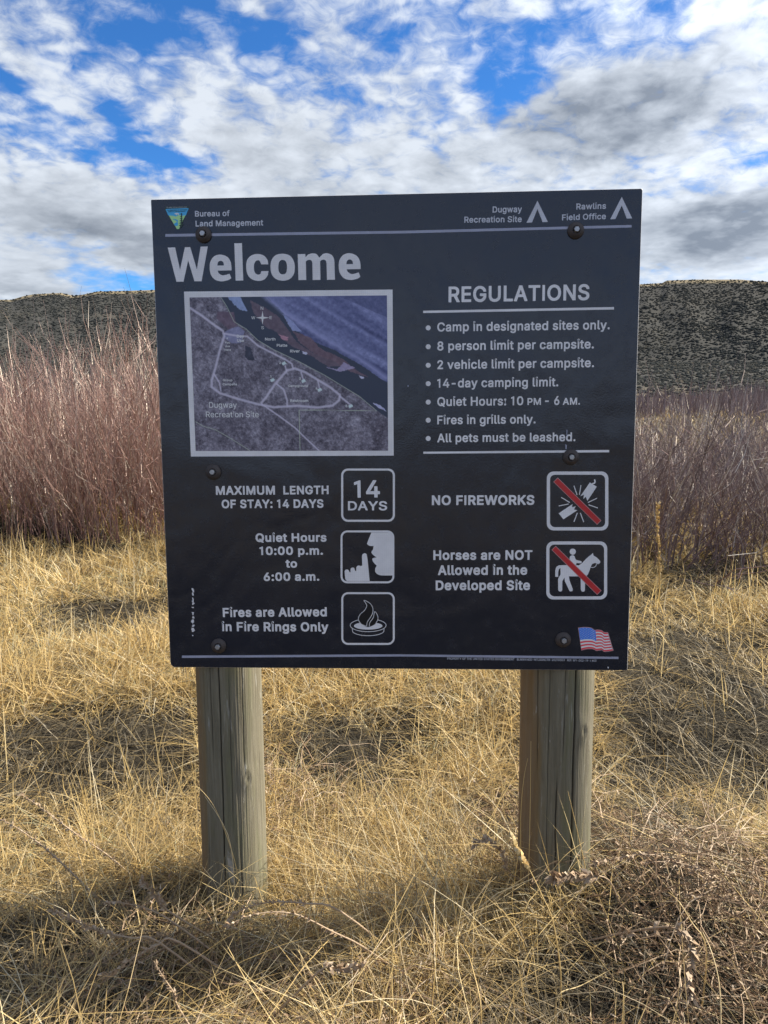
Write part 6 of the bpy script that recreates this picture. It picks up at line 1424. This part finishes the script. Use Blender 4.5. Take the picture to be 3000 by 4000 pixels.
for gl_, (pts, yd) in zip(gl, (([(2815, 4050), (2810, 3850), (2780, 3720), (2745, 3640)], (1.3, 1.45)), ([(2760, 3720), (2700, 3600), (2650, 3520), (2610, 3485)], (1.4, 1.5)),
                ([(1880, 3960), (1850, 3800), (1810, 3700), (1690, 3590)], (1.3, 1.5)), ([(2435, 4050), (2436, 3900), (2432, 3835)], (1.3, 1.35)),
                ([(2050, 3950), (2030, 3800), (2018, 3735)], (1.4, 1.45)), ([(2180, 3890), (2270, 3850), (2400, 3780)], (1.4, 1.45)))):
    curve_plant("grass_stalk", pts, yd, 0.0018, gr.uniform(.5, .85), stalk_m, gl_, 'grass stalk', 'straw stalks at the bottom right')

weeds = [([(620, 3680), (520, 3665), (400, 3640), (300, 3600), (200, 3550)], (1.52, 1.50), 'long rusty weed stem arching left below the left post', .45, 1.0, 22, .012),
         ([(700, 3620), (600, 3560), (500, 3530), (415, 3527)], (1.60, 1.58), 'short tan weed stem pointing left, above the longest weed stem', .4, 1.0, 14, .010),
         ([(690, 3580), (640, 3540), (600, 3490), (550, 3440)], (1.62, 1.60), 'leafy weed tip reaching up left of the left post foot', .4, 1.0, 18, .014),
         ([(700, 3680), (620, 3690), (540, 3730), (450, 3790), (410, 3810)], (1.50, 1.46), 'tan weed stem dipping to the lower left in the shade', .4, 1.0, 18, .013),
         ([(1330, 3560), (1200, 3530), (1050, 3525), (930, 3560), (880, 3620)], (1.60, 1.52), 'rusty weed stem arching over the grass below the left post foot', .4, 1.0, 18, .011),
         ([(1420, 3700), (1300, 3640), (1150, 3570), (1000, 3570), (880, 3620)], (1.55, 1.48), 'second tan weed stem arching low between the posts', .3, 1.0, 16, .011),
         ([(1240, 3800), (1300, 3790), (1360, 3780), (1425, 3770)], (1.42, 1.44), 'pale leafy weed tip lying at the bottom centre of the photo', .2, 1.0, 20, .014),
         ([(700, 3940), (680, 3880), (640, 3820), (610, 3770)], (1.40, 1.44), 'small brown weed stem near the bottom edge left of centre', .2, 1.0, 12, .010),
         ([(420, 3340), (300, 3260), (180, 3170), (80, 3100)], (1.95, 2.0), 'thin rusty weed stem at the left edge of the photo', .2, 1.0, 20, .011),
         ([(250, 3380), (160, 3300), (60, 3230), (-20, 3190)], (1.85, 1.9), 'lower thin weed stem leaving the photo at the left edge', .2, 1.0, 14, .011),
         ([(2450, 3560), (2380, 3440), (2300, 3420), (2200, 3420), (2165, 3430)], (1.66, 1.60), 'curled leafy brown weed clasping the foot of the right post', .5, 1.0, 26, .020),
         ([(2600, 3620), (2700, 3700), (2690, 3800), (2700, 3900)], (1.5, 1.40), 'drooping brown leafy weed at the lower right', .1, 1.0, 26, .018),
         ([(2850, 3500), (2700, 3400), (2560, 3340), (2420, 3350), (2300, 3380)], (1.75, 1.70), 'long rusty weed stem arching right of the right post', .2, 1.0, 24, .013),
         ([(2950, 3560), (2800, 3430), (2650, 3370), (2500, 3370)], (1.72, 1.70), 'second rusty weed stem on the mound right of the right post', .2, 1.0, 24, .013),
         ([(2000, 3420), (1960, 3330), (1900, 3280), (1850, 3300)], (1.8, 1.75), 'small greyish leafy weed left of the right post foot', .3, 1.0, 20, .014)]
for pts, yd, lb, s0, s1, nb_, sz in weeds:
    r_, l_ = curve_plant("dried_weed", pts, (yd[0] - 0.05, yd[1] - 0.07), 0.0026, .85, weed_m, lb, 'dried weed')
    bracts(r_, l_, s0, s1, int(nb_ * 1.5), sz * 1.15, .80, weed_m, name='withered_leaves', along=.7, per=2)

# tangled dead weed mounds at the right post and at the bottom, too fine to count
parts = []
for cx, cy, n_, rr0, hh in ((0.95, 1.62, 520, .36, .26), (0.9, 1.35, 420, .40, .18), (-0.1, 1.40, 260, .35, .14), (-0.55, 1.45, 200, .28, .14), (0.5, 2.0, 200, .3, .18), (-0.35, 2.25, 140, .3, .25)):
    a = gr.uniform(0, 6.28, n_); rq = np.sqrt(gr.random(n_)) * rr0
    bx = cx + np.cos(a) * rq; by = cy + np.sin(a) * rq; bz = height(bx, by) + gr.uniform(0.0, hh, n_) * (1 - (rq / rr0) ** 2 * .7)
    az = gr.uniform(0, 6.28, n_); L_ = gr.uniform(.12, .34, n_)
    pt = [np.stack([bx + np.cos(az) * L_ * s + gr.normal(0, .008, n_), by + np.sin(az) * L_ * s + gr.normal(0, .008, n_), bz + L_ * (.45 * s - .55 * s * s)], -1) for s in np.linspace(0, 1, 6)]
    parts.append(tubes(np.stack(pt, 1), (0.0011 * gr.uniform(.6, 1.5, n_))[:, None] * np.linspace(1.2, .5, 6)[None], np.clip(gr.normal(.45, .2, n_), 0, 1)))
    # leaflets
    nl = n_ * 5; si = gr.integers(0, n_, nl); k_ = gr.integers(1, 6, nl); P = np.stack(pt, 1)[si, k_] + gr.normal(0, .004, (nl, 3))
    parts.append(ribbons(P, gr.uniform(0, 6.28, nl), gr.uniform(.2, 2.2, nl), gr.uniform(.008, .016, nl), gr.uniform(.003, .006, nl), gr.uniform(0, .8, nl), gr.normal(0, .3, nl), np.clip(gr.normal(.5, .25, nl), 0, 1), 2))
V, T, C = merge(parts)
link("weed_tangle", tri_mesh("weed_tangle", V, T, {'tint': C}), weed_m, kind='stuff', label='tangled brown dead weeds and leaflets low in the grass', category='weeds')
